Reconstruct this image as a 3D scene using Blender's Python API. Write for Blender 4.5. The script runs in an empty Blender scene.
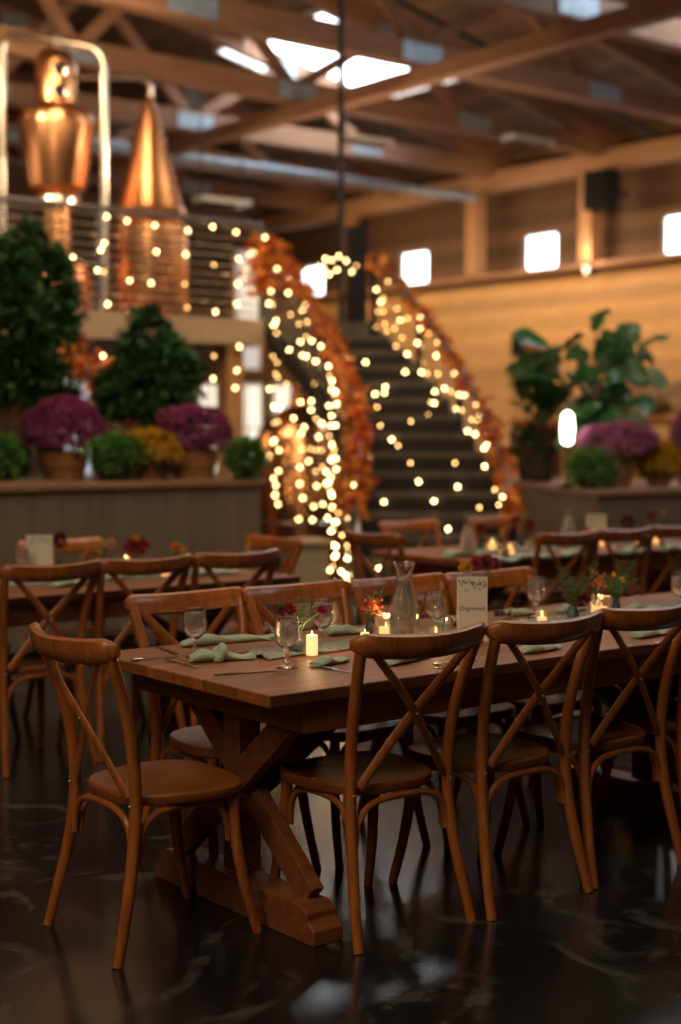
import bpy, math, random
from mathutils import Vector, Matrix, noise
random.seed(7)
S = bpy.context.scene
COL = S.collection
PI = math.pi
# ------------------------------------------------------------------ camera
F = 1475.0
HCAM = 1.495
TH = math.radians(38.4)
PITCH = math.atan(82 / F)
CX, CY = -2.413, -3.358
cd = bpy.data.cameras.new('camera'); cam = bpy.data.objects.new('camera', cd); COL.objects.link(cam)
cd.sensor_fit = 'VERTICAL'; cd.sensor_height = 36.0; cd.lens = F / 1024 * 36
cd.clip_start = 0.05; cd.clip_end = 200
cam.location = (CX, CY, HCAM); cam.rotation_euler = (PI / 2 - PITCH, 0, -TH)
cd.dof.use_dof = True; cd.dof.focus_distance = 4.55; cd.dof.aperture_fstop = 1.4
cd.dof.aperture_blades = 0
S.camera = cam
# ------------------------------------------------------------------ world, exposure
S.view_settings.view_transform = 'Standard'; S.view_settings.look = 'None'
S.view_settings.gamma = 1; S.view_settings.use_curve_mapping = False
S.view_settings.exposure = 0.0
S.cycles.use_denoising = True
S.cycles.sample_clamp_indirect = 3.0
S.cycles.max_bounces = 10; S.cycles.transmission_bounces = 10; S.cycles.diffuse_bounces = 3
w = bpy.data.worlds.new('world'); S.world = w; w.use_nodes = True
w.node_tree.nodes['Background'].inputs[0].default_value = (1.0, 0.98, 0.95, 1)
w.node_tree.nodes['Background'].inputs[1].default_value = 1.0

def lamp(name, kind, loc, power, color=(1, .75, .45), size=1.0, size_y=None, target=None, spot=None, blend=.6):
    l = bpy.data.lights.new(name, kind); o = bpy.data.objects.new(name, l); COL.objects.link(o)
    o.location = loc; l.energy = power; l.color = color
    if kind == 'AREA':
        l.size = size
        if size_y: l.shape = 'RECTANGLE'; l.size_y = size_y
    else:
        l.shadow_soft_size = size
    if kind == 'SPOT':
        l.spot_size = math.radians(spot or 70); l.spot_blend = blend
    if target is not None:
        o.rotation_euler = (Vector(target) - Vector(loc)).to_track_quat('-Z', 'Y').to_euler()
    return o
WARM = (1, .70, .38); COOL = (.80, .90, 1.0)
# added fill lights without fixtures: soft warm light over tables and hall
lamp('table_fill_area', 'AREA', (-3.2, -1.6, 5.7), 150, (1, .76, .50), 3.5, 3.5, target=(0.6, 0.5, .4))
lamp('hall_fill_area', 'AREA', (4.0, 4.0, 5.6), 150, (1, .74, .46), 5.0, 4.0, target=(4.0, 4.0, 0))
lamp('front_fill_area', 'AREA', (-5.5, -1.5, 4.2), 40, (1, .72, .45), 2.0, 2.0, target=(0, 0.3, .5))  # added fill on the chair backs from the camera side
# wall washers on the right wall
for v in (2, 6, 10, 14, 18):
    lamp('wall_washer', 'AREA', (13.2, v, 4.9), 95, (1, .66, .30), 1.6, .5, target=(16, v, 2.2))
# added spots that give the copper stills warm light to reflect
lamp('still_fill_spot', 'SPOT', (1.0, 9.6, 6.3), 760, (1, .72, .42), .25, target=(4.2, 11.5, 4.3), spot=75)
lamp('still_fill_spot', 'SPOT', (7.4, 8.6, 4.9), 420, (1, .74, .45), .12, target=(4.6, 11.5, 4.3), spot=75)
lamp('mezzanine_fill', 'AREA', (3.0, 8.0, 6.4), 240, (1, .70, .40), 3, 2, target=(3.5, 12.0, 3.8))
lamp('under_mezzanine', 'AREA', (4.5, 11.5, 2.25), 40, (1, .62, .30), 2.5, 1.5, target=(5, 12, 0))
lamp('truss_uplight', 'AREA', (9.5, 11.0, 4.0), 75, (1, .70, .46), 4, 4, target=(9.5, 12.0, 9))
lamp('truss_uplight', 'AREA', (1.5, 13.0, 4.2), 62, (1, .70, .46), 4, 3, target=(2.5, 13.0, 9))

lamp('planter_fill', 'SPOT', (1.5, 1.5, 5.4), 200, (1, .80, .58), .3, target=(2.5, 6.2, 1.4), spot=70)  # added spots that brighten the plants on both planters
lamp('planter_fill', 'SPOT', (4.5, 1.0, 5.4), 190, (1, .80, .58), .3, target=(7.2, 5.6, 1.4), spot=60)
lamp('stair_fill', 'SPOT', (2.5, 4.5, 5.4), 170, (1, .74, .46), .3, target=(6.0, 8.6, 2.2), spot=50)  # added spot that brightens the stairs and garlands
# ------------------------------------------------------------------ pixel helpers (used only to work out real positions)
Rm = Matrix.Rotation(-TH, 3, 'Z') @ Matrix.Rotation(PI / 2 - PITCH, 3, 'X')
def ray(px, py):
    return (Rm @ Vector(((px - 340.5) / F, (512 - py) / F, -1))).normalized()
FW = Vector((math.sin(TH), math.cos(TH), 0))
C0 = Vector((CX, CY, HCAM))
def P(px, py, z=0.0):
    r = ray(px, py); return C0 + r * ((z - HCAM) / r.z)
def at(px, py, Y):
    r = ray(px, py); return C0 + r * (Y / r.dot(FW))
def depth(p): return (Vector(p) - C0).dot(FW)
def mpp(p): return depth(p) / F
RIGHT = Vector((math.cos(TH), -math.sin(TH), 0))
CAMYAW = -TH         # local +y of a thing turned by this looks away from the camera

# ------------------------------------------------------------------ mesh builder
class MB:
    def __init__(s): s.v = []; s.f = []; s.mi = []; s.cur = 0
    def add(s, vs, fs):
        n = len(s.v); s.v += [tuple(p) for p in vs]
        for f in fs: s.f.append([i + n for i in f]); s.mi.append(s.cur)
        return s
    def box(s, c, d, rz=0, M=None):
        hx, hy, hz = d[0] / 2, d[1] / 2, d[2] / 2
        vs = [Vector((x, y, z)) for x in (-hx, hx) for y in (-hy, hy) for z in (-hz, hz)]
        R = M or Matrix.Rotation(rz, 3, 'Z')
        vs = [R @ p + Vector(c) for p in vs]
        return s.add(vs, [(0, 1, 3, 2), (4, 6, 7, 5), (0, 4, 5, 1), (2, 3, 7, 6), (0, 2, 6, 4), (1, 5, 7, 3)])
    def bar(s, a, b, w, h, up=(0, 0, 1)):
        a = Vector(a); b = Vector(b); d = b - a; L = d.length; d.normalize()
        x = d.cross(Vector(up))
        if x.length < 1e-4: x = d.cross(Vector((1, 0, 0)))
        x.normalize(); y = x.cross(d)
        R = Matrix((x, d, y)).transposed()
        return s.box((a + b) / 2, (w, L, h), M=R)
    def tube(s, pts, r, n=8, flat=1.0, up=None, caps=True, closed=False):
        pts = [Vector(p) for p in pts]; m = len(pts); rs = r if isinstance(r, (list, tuple)) else [r] * m
        vs = []; prev = None
        for i, p in enumerate(pts):
            if closed: t = pts[(i + 1) % m] - pts[(i - 1) % m]
            else: t = pts[min(i + 1, m - 1)] - pts[max(i - 1, 0)]
            t.normalize()
            if up is not None: x = t.cross(Vector(up))
            elif prev is None:
                x = t.cross(Vector((0, 0, 1)))
                if x.length < .05: x = t.cross(Vector((0, 1, 0)))
            else: x = prev - t * prev.dot(t)
            x.normalize(); prev = x; y = t.cross(x)
            for k in range(n):
                a = 2 * PI * k / n
                vs.append(p + x * math.cos(a) * rs[i] * flat + y * math.sin(a) * rs[i])
        fs = []
        for i in range(m if closed else m - 1):
            j = (i + 1) % m
            for k in range(n): fs.append((i * n + k, i * n + (k + 1) % n, j * n + (k + 1) % n, j * n + k))
        if caps and not closed: fs.append(tuple(range(n - 1, -1, -1))); fs.append(tuple((m - 1) * n + k for k in range(n)))
        return s.add(vs, fs)
    def lathe(s, prof, n=24, c=(0, 0, 0), caps=False):
        vs = []; fs = []; m = len(prof)
        for (r, z) in prof:
            for k in range(n):
                a = 2 * PI * k / n; vs.append((c[0] + r * math.cos(a), c[1] + r * math.sin(a), c[2] + z))
        for i in range(m - 1):
            for k in range(n): fs.append((i * n + k, i * n + (k + 1) % n, (i + 1) * n + (k + 1) % n, (i + 1) * n + k))
        if caps: fs.append(tuple(range(n - 1, -1, -1))); fs.append(tuple((m - 1) * n + k for k in range(n)))
        return s.add(vs, fs)
    def prism(s, poly, z0, z1):
        n = len(poly)
        vs = [(x, y, z0) for x, y in poly] + [(x, y, z1) for x, y in poly]
        return s.add(vs, [tuple(range(n - 1, -1, -1)), tuple(range(n, 2 * n))] + [(i, (i + 1) % n, n + (i + 1) % n, n + i) for i in range(n)])
    def ball(s, c, r, n=8, m=6, sq=(1, 1, 1), lump=0):
        vs = [(c[0], c[1], c[2] - r * sq[2])]
        for i in range(1, m):
            a = -PI / 2 + PI * i / m
            for k in range(n):
                b = 2 * PI * k / n; q = r * (1 + lump * (random.random() - .5))
                vs.append((c[0] + q * math.cos(a) * math.cos(b) * sq[0], c[1] + q * math.cos(a) * math.sin(b) * sq[1], c[2] + q * math.sin(a) * sq[2]))
        vs.append((c[0], c[1], c[2] + r * sq[2])); fs = []
        for k in range(n): fs.append((0, 1 + (k + 1) % n, 1 + k))
        for i in range(m - 2):
            for k in range(n): a = 1 + i * n; fs.append((a + k, a + (k + 1) % n, a + n + (k + 1) % n, a + n + k))
        l = len(vs) - 1; a = 1 + (m - 2) * n
        for k in range(n): fs.append((a + k, a + (k + 1) % n, l))
        return s.add(vs, fs)
    def leaf(s, p, d, up, L, W, fold=.25):
        p = Vector(p); d = Vector(d).normalized(); x = d.cross(Vector(up))
        if x.length < 1e-3: x = Vector((1, 0, 0))
        x.normalize(); n = x.cross(d)
        m1 = p + d * L * .3; m2 = p + d * L * .7 - n * L * .04; e = p + d * L - n * L * .12
        vs = [p, m1 + x * W * .5 + n * W * fold, m2 + x * W * .42 + n * W * fold, e, m2 - x * W * .42 + n * W * fold, m1 - x * W * .5 + n * W * fold, m1, m2]
        return s.add(vs, [(0, 1, 6), (1, 2, 7, 6), (2, 3, 7), (0, 6, 5), (6, 7, 4, 5), (7, 3, 4)])
    def build(s, name, mats, parent=None, loc=None, rz=0, smooth=True, bevel=0, sub=0, ang=40):
        me = bpy.data.meshes.new(name); me.from_pydata(s.v, [], s.f); me.validate()
        if not isinstance(mats, (list, tuple)): mats = [mats]
        for m in mats: me.materials.append(m)
        if len(mats) > 1:
            for p, i in zip(me.polygons, s.mi): p.material_index = i
        if smooth:
            me.polygons.foreach_set('use_smooth', [True] * len(me.polygons))
            me.set_sharp_from_angle(angle=math.radians(ang))
        me.update()
        o = bpy.data.objects.new(name, me); COL.objects.link(o)
        if parent is not None: o.parent = parent
        if loc is not None: o.location = loc
        o.rotation_euler = (0, 0, rz)
        if bevel:
            b = o.modifiers.new('bevel', 'BEVEL'); b.width = bevel; b.segments = 2; b.limit_method = 'ANGLE'
        if sub:
            b = o.modifiers.new('sub', 'SUBSURF'); b.levels = sub; b.render_levels = sub
        return o

def empty(name, loc=(0, 0, 0), rz=0):
    o = bpy.data.objects.new(name, None); COL.objects.link(o); o.location = loc; o.rotation_euler = (0, 0, rz)
    o.empty_display_size = .1
    return o
def tag(o, label, cat, group=None, kind=None):
    o['label'] = label; o['category'] = cat
    if group: o['group'] = group
    if kind: o['kind'] = kind
    return o
def struct(o, label=None, cat=None):
    o['kind'] = 'structure'
    if label: o['label'] = label
    if cat: o['category'] = cat
    return o
KIDS = {}
def dup(root, loc, rz, scale=None):
    r = root.copy(); COL.objects.link(r); r.location = loc; r.rotation_euler = (0, 0, rz)
    if scale: r.scale = (scale,) * 3
    for ch in list(root.children):
        c = ch.copy(); COL.objects.link(c); c.parent = r
        for g in list(ch.children):
            d = g.copy(); COL.objects.link(d); d.parent = c
    return r
def proto_place(first, loc, rz, used, scale=None):
    if not used:
        used.append(1); first.location = loc; first.rotation_euler = (0, 0, rz)
        if scale: first.scale = (scale,) * 3
        return first
    return dup(first, loc, rz, scale)

# ------------------------------------------------------------------ materials
def mat(name, col, rough=.5, metal=0, spec=.5, var=0, vscale=8, col2=None, bump=0, bscale=60, trans=0, emit=None, estr=0, sss=0, coat=0, sheen=0, ior=1.45, stretch=(1, 1, 1), alpha=1):
    m = bpy.data.materials.new(name); m.use_nodes = True; nt = m.node_tree; N = nt.nodes; L = nt.links
    b = N['Principled BSDF']
    b.inputs['Base Color'].default_value = (*col, 1); b.inputs['Roughness'].default_value = rough
    b.inputs['Metallic'].default_value = metal; b.inputs['Specular IOR Level'].default_value = spec
    b.inputs['IOR'].default_value = ior; b.inputs['Transmission Weight'].default_value = trans
    b.inputs['Coat Weight'].default_value = coat; b.inputs['Sheen Weight'].default_value = sheen
    b.inputs['Alpha'].default_value = alpha
    if sss: b.inputs['Subsurface Weight'].default_value = sss; b.inputs['Subsurface Radius'].default_value = (.03, .015, .008)
    if emit: b.inputs['Emission Color'].default_value = (*emit, 1); b.inputs['Emission Strength'].default_value = estr
    tc = N.new('ShaderNodeTexCoord'); mp = N.new('ShaderNodeMapping'); mp.inputs['Scale'].default_value = stretch
    L.new(tc.outputs['Object'], mp.inputs['Vector'])
    if var or col2:
        n = N.new('ShaderNodeTexNoise'); n.inputs['Scale'].default_value = vscale; n.inputs['Detail'].default_value = 4
        L.new(mp.outputs[0], n.inputs['Vector'])
        r = N.new('ShaderNodeValToRGB'); c2 = col2 or tuple(c * (1 - var) for c in col)
        r.color_ramp.elements[0].position = .35; r.color_ramp.elements[0].color = (*c2, 1)
        r.color_ramp.elements[1].position = .65; r.color_ramp.elements[1].color = (*col, 1)
        L.new(n.outputs['Fac'], r.inputs[0]); L.new(r.outputs[0], b.inputs['Base Color'])
    if bump:
        n2 = N.new('ShaderNodeTexNoise'); n2.inputs['Scale'].default_value = bscale; n2.inputs['Detail'].default_value = 3
        L.new(mp.outputs[0], n2.inputs['Vector'])
        bp = N.new('ShaderNodeBump'); bp.inputs['Strength'].default_value = bump; bp.inputs['Distance'].default_value = .01
        L.new(n2.outputs['Fac'], bp.inputs['Height']); L.new(bp.outputs[0], b.inputs['Normal'])
    return m
def wood(name, c1, c2, axis='X', rough=.35, plank=0, across='Y', seam=.5, scale=1.0, coat=.15, pvar=.35, tint=None):
    """procedural wood; grain runs along axis, optional planks of given width counted along 'across'"""
    m = bpy.data.materials.new(name); m.use_nodes = True; nt = m.node_tree; N = nt.nodes; L = nt.links
    b = N['Principled BSDF']; b.inputs['Roughness'].default_value = rough; b.inputs['Coat Weight'].default_value = coat; b.inputs['Coat Roughness'].default_value = .25
    tc = N.new('ShaderNodeTexCoord'); mp = N.new('ShaderNodeMapping')
    st = {'X': (1.2, 14, 14), 'Y': (14, 1.2, 14), 'Z': (14, 14, 1.2)}[axis]
    mp.inputs['Scale'].default_value = tuple(k * scale for k in st)
    L.new(tc.outputs['Object'], mp.inputs['Vector'])
    vec = mp.outputs[0]; pl = None
    if plank:
        sx = N.new('ShaderNodeSeparateXYZ'); L.new(tc.outputs['Object'], sx.inputs[0])
        dv = N.new('ShaderNodeMath'); dv.operation = 'DIVIDE'; dv.inputs[1].default_value = plank; L.new(sx.outputs['XYZ'.index(across)], dv.inputs[0])
        fl = N.new('ShaderNodeMath'); fl.operation = 'FLOOR'; L.new(dv.outputs[0], fl.inputs[0])
        fr = N.new('ShaderNodeMath'); fr.operation = 'FRACT'; L.new(dv.outputs[0], fr.inputs[0])
        wn = N.new('ShaderNodeTexWhiteNoise'); wn.noise_dimensions = '1D'; L.new(fl.outputs[0], wn.inputs['W'])
        ad = N.new('ShaderNodeVectorMath'); ad.operation = 'MULTIPLY_ADD'; L.new(wn.outputs['Color'], ad.inputs[0]); ad.inputs[1].default_value = (37, 37, 37); L.new(mp.outputs[0], ad.inputs[2])
        vec = ad.outputs[0]
        sm = N.new('ShaderNodeMath'); sm.operation = 'LESS_THAN'; sm.inputs[1].default_value = max(.02, .006 / plank); L.new(fr.outputs[0], sm.inputs[0])
    n = N.new('ShaderNodeTexNoise'); n.inputs['Scale'].default_value = 2.2; n.inputs['Detail'].default_value = 5; n.inputs['Distortion'].default_value = .8
    L.new(vec, n.inputs['Vector'])
    r = N.new('ShaderNodeValToRGB'); r.color_ramp.elements[0].position = .3; r.color_ramp.elements[1].position = .7
    r.color_ramp.elements[0].color = (*c2, 1); r.color_ramp.elements[1].color = (*c1, 1)
    L.new(n.outputs['Fac'], r.inputs[0]); out = r.outputs[0]
    if plank:
        hs = N.new('ShaderNodeHueSaturation'); mr = N.new('ShaderNodeMapRange')
        mr.inputs['To Min'].default_value = 1 - pvar; mr.inputs['To Max'].default_value = 1 + pvar * .6
        L.new(wn.outputs['Value'], mr.inputs['Value']); L.new(mr.outputs[0], hs.inputs['Value']); L.new(out, hs.inputs['Color'])
        mx = N.new('ShaderNodeMixRGB'); mx.blend_type = 'MULTIPLY'; mx.inputs[2].default_value = (1 - seam,) * 3 + (1,)
        L.new(sm.outputs[0], mx.inputs[0]); L.new(hs.outputs[0], mx.inputs[1]); out = mx.outputs[0]
    L.new(out, b.inputs['Base Color'])
    bp = N.new('ShaderNodeBump'); bp.inputs['Strength'].default_value = .12; bp.inputs['Distance'].default_value = .004
    L.new(n.outputs['Fac'], bp.inputs['Height']); L.new(bp.outputs[0], b.inputs['Normal'])
    return m
def emis(name, col, st, sample='NONE'):
    m = bpy.data.materials.new(name); m.use_nodes = True; nt = m.node_tree; nt.nodes.clear()
    e = nt.nodes.new('ShaderNodeEmission'); e.inputs[0].default_value = (*col, 1); e.inputs[1].default_value = st
    o = nt.nodes.new('ShaderNodeOutputMaterial'); nt.links.new(e.outputs[0], o.inputs[0])
    m.cycles.emission_sampling = sample
    return m
M = {}
M['chair'] = wood('chair_wood', (.50, .165, .036), (.27, .074, .015), 'Z', .34, coat=.3)
M['seat'] = wood('seat_wood', (.38, .130, .034), (.25, .075, .018), 'Y', .36, coat=.15)
M['tabletop'] = wood('tabletop_wood', (.40, .135, .036), (.22, .066, .017), 'X', .5, plank=.165, across='Y', seam=.6, coat=.0, pvar=.25)
M['tableleg'] = wood('table_leg_wood', (.30, .105, .034), (.17, .055, .018), 'X', .45, coat=.1)
M['bolt'] = mat('bolt_steel', (.6, .55, .5), .3, 1)
M['truss'] = wood('truss_timber', (.34, .175, .10), (.20, .10, .055), 'X', .7, coat=0)
M['trussv'] = wood('purlin_timber', (.42, .23, .13), (.28, .14, .08), 'Y', .7, coat=0)
M['post'] = wood('post_timber', (.50, .26, .13), (.34, .16, .08), 'Z', .7, coat=0)
M['roof'] = wood('roof_boards', (.22, .12, .062), (.12, .062, .032), 'Y', .75, plank=.22, across='X', seam=.6, coat=0)
M['wallw'] = wood('pine_wall_boards', (.62, .36, .16), (.46, .24, .10), 'Y', .55, plank=.2, across='Z', seam=.35, coat=.1, pvar=.22)
M['wallu'] = wood('upper_wall_boards', (.15, .075, .042), (.09, .042, .024), 'Y', .7, plank=.25, across='Z', seam=.5, coat=0)
M['wallb'] = wood('back_wall_boards', (.22, .10, .05), (.13, .06, .03), 'X', .7, plank=.25, across='Z', seam=.5, coat=0)
M['planter'] = wood('planter_boards', (.19, .135, .095), (.145, .10, .07), 'Z', .6, plank=.215, across='X', seam=.55, coat=0, pvar=.1)
M['planterv'] = wood('planter_boards_side', (.19, .135, .095), (.145, .10, .07), 'Z', .6, plank=.215, across='Y', seam=.55, coat=0, pvar=.1)
M['cap'] = wood('planter_cap', (.30, .16, .09), (.20, .10, .05), 'X', .45)
M['copper'] = mat('copper', (.92, .46, .22), .27, 1, var=.18, vscale=3, bump=.05, bscale=12)
M['steel'] = mat('steel', (.72, .66, .6), .25, 1)
M['galv'] = mat('galvanised_steel', (.42, .52, .62), .5, .5, var=.3)
M['dark'] = mat('black_metal', (.03, .03, .035), .45, .6)
M['tread'] = mat('dark_stair_tread', (.10, .08, .06), .55, .2, var=.3)
M['matte'] = mat('matte_black', (.012, .012, .013), .9, spec=.1)
M['riser'] = mat('black_riser', (.009, .008, .008), .7)
M['rail'] = mat('rail_metal', (.28, .26, .27), .4, .8)
M['fascia'] = wood('fascia_board', (.50, .36, .24), (.40, .28, .18), 'X', .6)
M['pane'] = emis('daylight_pane', (.93, .97, 1.0), 6.0, 'AUTO')
M['sky'] = emis('skylight_pane', (.86, .94, 1.0), 10.0, 'AUTO')
M['glowpane'] = emis('lit_window_pane', (1.0, .86, .66), 1.3, 'AUTO')
M['softpane'] = emis('dim_window_pane', (.80, .86, .95), .75, 'AUTO')
M['frame'] = mat('window_frame', (.35, .22, .13), .5)
M['framew'] = mat('white_frame', (.75, .72, .68), .5)
M['bulb'] = emis('bulb_glow', (1, .68, .28), 22, 'AUTO')
M['bulbdim'] = emis('bulb_amber', (1, .54, .17), 12)
M['flame'] = emis('candle_flame', (1, .62, .22), 14)
M['lampglow'] = emis('lamp_glow', (1, .9, .72), 9)
M['softglow'] = emis('soft_lamp_glow', (1, .8, .5), 3.5)
M['wire'] = mat('wire', (.06, .05, .035), .6)
M['glass'] = mat('clear_glass', (.96, .98, .98), .02, trans=1, ior=1.45)
M['frost'] = mat('misted_glass', (.97, .98, .98), .06, trans=1, ior=1.4)
M['water'] = mat('iced_water', (.97, .97, .97),   .14, trans=.86, ior=1.25, bump=.5, bscale=45)
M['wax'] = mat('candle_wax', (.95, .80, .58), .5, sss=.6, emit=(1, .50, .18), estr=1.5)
M['waxp'] = mat('pale_candle_wax', (.95, .85, .68), .5, sss=.6)
M['votive'] = mat('votive_glass', (1, .93, .82), .12, trans=.9, ior=1.3)
M['napkin'] = mat('sage_linen', (.50, .66, .54), .85, sheen=.3, var=.15, vscale=20, bump=.3, bscale=250)
M['napdark'] = mat('dark_sage_linen', (.33, .43, .34), .85, sheen=.3, bump=.3, bscale=250)  # darker tone of the sage linen
M['gauze'] = mat('grey_green_gauze', (.36, .42, .37), .9, var=.35, vscale=40, bump=.7, bscale=160)
M['cutlery'] = mat('cutlery_steel', (.62, .55, .48), .22, 1)
M['vase'] = mat('blue_grey_mercury_glass', (.14, .19, .24), .3, .4, var=.75, vscale=160, bump=.6, bscale=150)
M['card'] = mat('cream_card', (.92, .88, .78), .6, bump=.02)
M['ink'] = mat('card_ink', (.14, .13, .12), .7)
M['inkleaf'] = mat('printed_leaf_green', (.34, .42, .38), .7)
M['soil'] = mat('soil', (.04, .025, .015), .9, bump=.8, bscale=30)
M['leaf'] = mat('dark_green_leaf', (.06, .17, .045), .45, var=.6, vscale=9)
M['leafb'] = mat('bright_green_leaf', (.14, .34, .06), .45, var=.5, vscale=14)
M['leafo'] = mat('deep_leaf', (.03, .085, .03), .4, var=.5, vscale=6)
M['fig'] = mat('fig_leaf', (.05, .17, .055), .3, var=.5, vscale=6)
M['purple'] = mat('purple_petals', (.62, .17, .42), .7, var=.35, vscale=20)
M['mauve'] = mat('mauve_petals', (.66, .28, .50), .7, var=.3, vscale=20)
M['yellow'] = mat('yellow_petals', (.90, .60, .07), .7, var=.4, vscale=20)
M['red'] = mat('crimson_petals', (.40, .02, .03), .6, var=.4, vscale=60)
M['burg'] = mat('burgundy_petals', (.20, .015, .03), .6, var=.4, vscale=60)
M['oranp'] = mat('orange_petals', (.80, .25, .04), .6, var=.4, vscale=60)
M['peach'] = mat('peach_petals', (.75, .42, .28), .6)
M['goldp'] = mat('gold_petals', (.85, .50, .06), .6)
M['stem'] = mat('green_stem', (.12, .22, .06), .5)
M['sprig'] = mat('sprig_green', (.10, .20, .07), .55, var=.4, vscale=40)
M['bark'] = mat('bark', (.14, .08, .045), .8, bump=.6, bscale=30)
M['pot'] = mat('black_pot', (.03, .025, .022), .4)
M['basket'] = wood('basket_wood', (.42, .20, .08), (.26, .11, .04), 'X', .6, plank=.05, across='Z', seam=.5)
M['barrel'] = wood('barrel_oak', (.42, .25, .13), (.26, .14, .07), 'Z', .55, plank=.09, across='X', seam=.5)
M['garl_o'] = mat('orange_leaf', (1.0, .36, .07), .55, var=.45, vscale=5)
M['garl_r'] = mat('red_leaf', (.70, .10, .035), .55, var=.4, vscale=5)
M['green_metal'] = mat('green_paint', (.16, .30, .20), .5)
M['redp'] = mat('dark_red_paint', (.25, .03, .03), .4)
M['cable'] = mat('cable_steel', (.5, .45, .4), .35, .9)

def floor_mat():
    m = bpy.data.materials.new('polished_concrete'); m.use_nodes = True; nt = m.node_tree; N = nt.nodes; L = nt.links
    b = N['Principled BSDF']; tc = N.new('ShaderNodeTexCoord')
    n1 = N.new('ShaderNodeTexNoise'); n1.inputs['Scale'].default_value = .9; n1.inputs['Detail'].default_value = 7; n1.inputs['Distortion'].default_value = 1.6
    n2 = N.new('ShaderNodeTexNoise'); n2.inputs['Scale'].default_value = 2.3; n2.inputs['Detail'].default_value = 8; n2.inputs['Distortion'].default_value = 2.6
    n3 = N.new('ShaderNodeTexNoise'); n3.inputs['Scale'].default_value = 90
    for n in (n1, n2, n3): L.new(tc.outputs['Object'], n.inputs['Vector'])
    r = N.new('ShaderNodeValToRGB'); e = r.color_ramp.elements
    e[0].position = .30; e[0].color = (.008, .009, .011, 1); e[1].position = .62; e[1].color = (.030, .029, .030, 1)
    x = e.new(.50); x.color = (.015, .015, .017, 1)
    L.new(n1.outputs['Fac'], r.inputs[0])
    r2 = N.new('ShaderNodeValToRGB'); r2.color_ramp.elements[0].position = .555; r2.color_ramp.elements[1].position = .66
    L.new(n2.outputs['Fac'], r2.inputs[0])
    mx = N.new('ShaderNodeMixRGB'); mx.inputs[2].default_value = (.075, .074, .076, 1)
    L.new(r2.outputs[0], mx.inputs[0]); L.new(r.outputs[0], mx.inputs[1]); L.new(mx.outputs[0], b.inputs['Base Color'])
    mr = N.new('ShaderNodeMapRange'); mr.inputs['To Min'].default_value = .13; mr.inputs['To Max'].default_value = .24
    L.new(n1.outputs['Fac'], mr.inputs['Value']); L.new(mr.outputs[0], b.inputs['Roughness'])
    b.inputs['Specular IOR Level'].default_value = .5
    ms = N.new('ShaderNodeMath'); ms.operation = 'MULTIPLY_ADD'; ms.inputs[1].default_value = 3.0
    L.new(n1.outputs['Fac'], ms.inputs[0]); L.new(n3.outputs['Fac'], ms.inputs[2])
    bp = N.new('ShaderNodeBump'); bp.inputs['Strength'].default_value = .06; bp.inputs['Distance'].default_value = .01
    L.new(ms.outputs[0], bp.inputs['Height']); L.new(bp.outputs[0], b.inputs['Normal'])
    return m
M['floor'] = floor_mat()

# ================================================================== THE ROOM
U0, U1, V0, V1 = -10.0, 16.0, -10.0, 24.0
RIDGE = 3.0; EAVE = 6.2; SL = .21
def roofz(u): return EAVE + SL * (U1 - u) if u >= RIDGE else EAVE + SL * (u - U0)
LEDGE = 4.13; T = .2
struct(MB().box(((U0 + U1) / 2, (V0 + V1) / 2, -.1), (U1 - U0 + .8, V1 - V0 + .8, .2)).build('floor', M['floor'], smooth=False))
# right wall: thick lower wall with a ledge, thinner upper wall with real window openings
wr = MB().box((U1 + .2, (V0 + V1) / 2, LEDGE / 2), (.4, V1 - V0, LEDGE)).build('wall_right', M['wallw'], smooth=False); struct(wr)
WV = [-1.0, 2.1, 5.2, 8.4, 11.55, 14.6, 17.9, 21.1]; WZ0, WZ1, WW = 4.19, 4.88, .80
mb = MB(); x = U1 + .3
mb.box((x, (V0 + V1) / 2, (LEDGE + WZ0) / 2), (.2, V1 - V0, WZ0 - LEDGE)); mb.box((x, (V0 + V1) / 2, (WZ1 + EAVE + .1) / 2), (.2, V1 - V0, EAVE + .1 - WZ1))
edges = [V0] + sum([[v - WW / 2, v + WW / 2] for v in WV], []) + [V1]
for i in range(0, len(edges), 2): mb.box((x, (edges[i] + edges[i + 1]) / 2, (WZ0 + WZ1) / 2), (.2, edges[i + 1] - edges[i], WZ1 - WZ0))
struct(mb.build('wall_right_upper', M['wallu'], smooth=False))
nwin = [0]
def window(c, w, h, axis, pm, fm, mull=(0, 0), t=.05, d=.08):
    """framed window: c centre, axis = direction of its width ('x' or 'y')"""
    nwin[0] += 1; r = struct(empty('window_%d' % nwin[0], c))
    def bx(m, a, z, wa, hz, dd): m.box((a, 0, z) if axis == 'x' else (0, a, z), (wa, dd, hz) if axis == 'x' else (dd, wa, hz))
    f = MB(); bx(f, 0, h / 2 - t / 2, w, t, d); bx(f, 0, -h / 2 + t / 2, w, t, d); bx(f, -w / 2 + t / 2, 0, t, h - 2 * t, d); bx(f, w / 2 - t / 2, 0, t, h - 2 * t, d)
    for i in range(mull[0]): bx(f, -w / 2 + w * (i + 1) / (mull[0] + 1), 0, .03, h - 2 * t, d * .6)
    for i in range(mull[1]): bx(f, 0, -h / 2 + h * (i + 1) / (mull[1] + 1), w - 2 * t, .03, d * .6)
    f.build('window_frame', fm, r, smooth=False)
    p = MB(); bx(p, 0, 0, w - 2 * t, h - 2 * t, .012); p.build('pane', pm, r, smooth=False)
    return r
for v in WV: window((U1 + .3, v, (WZ0 + WZ1) / 2), WW, WZ1 - WZ0, 'y', M['pane'], M['frame'], t=.03)
struct(MB().box((U1 - .02, (V0 + V1) / 2, LEDGE + .04), (.5, V1 - V0, .08)).build('trim_ledge', M['trussv'], smooth=False))
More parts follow.
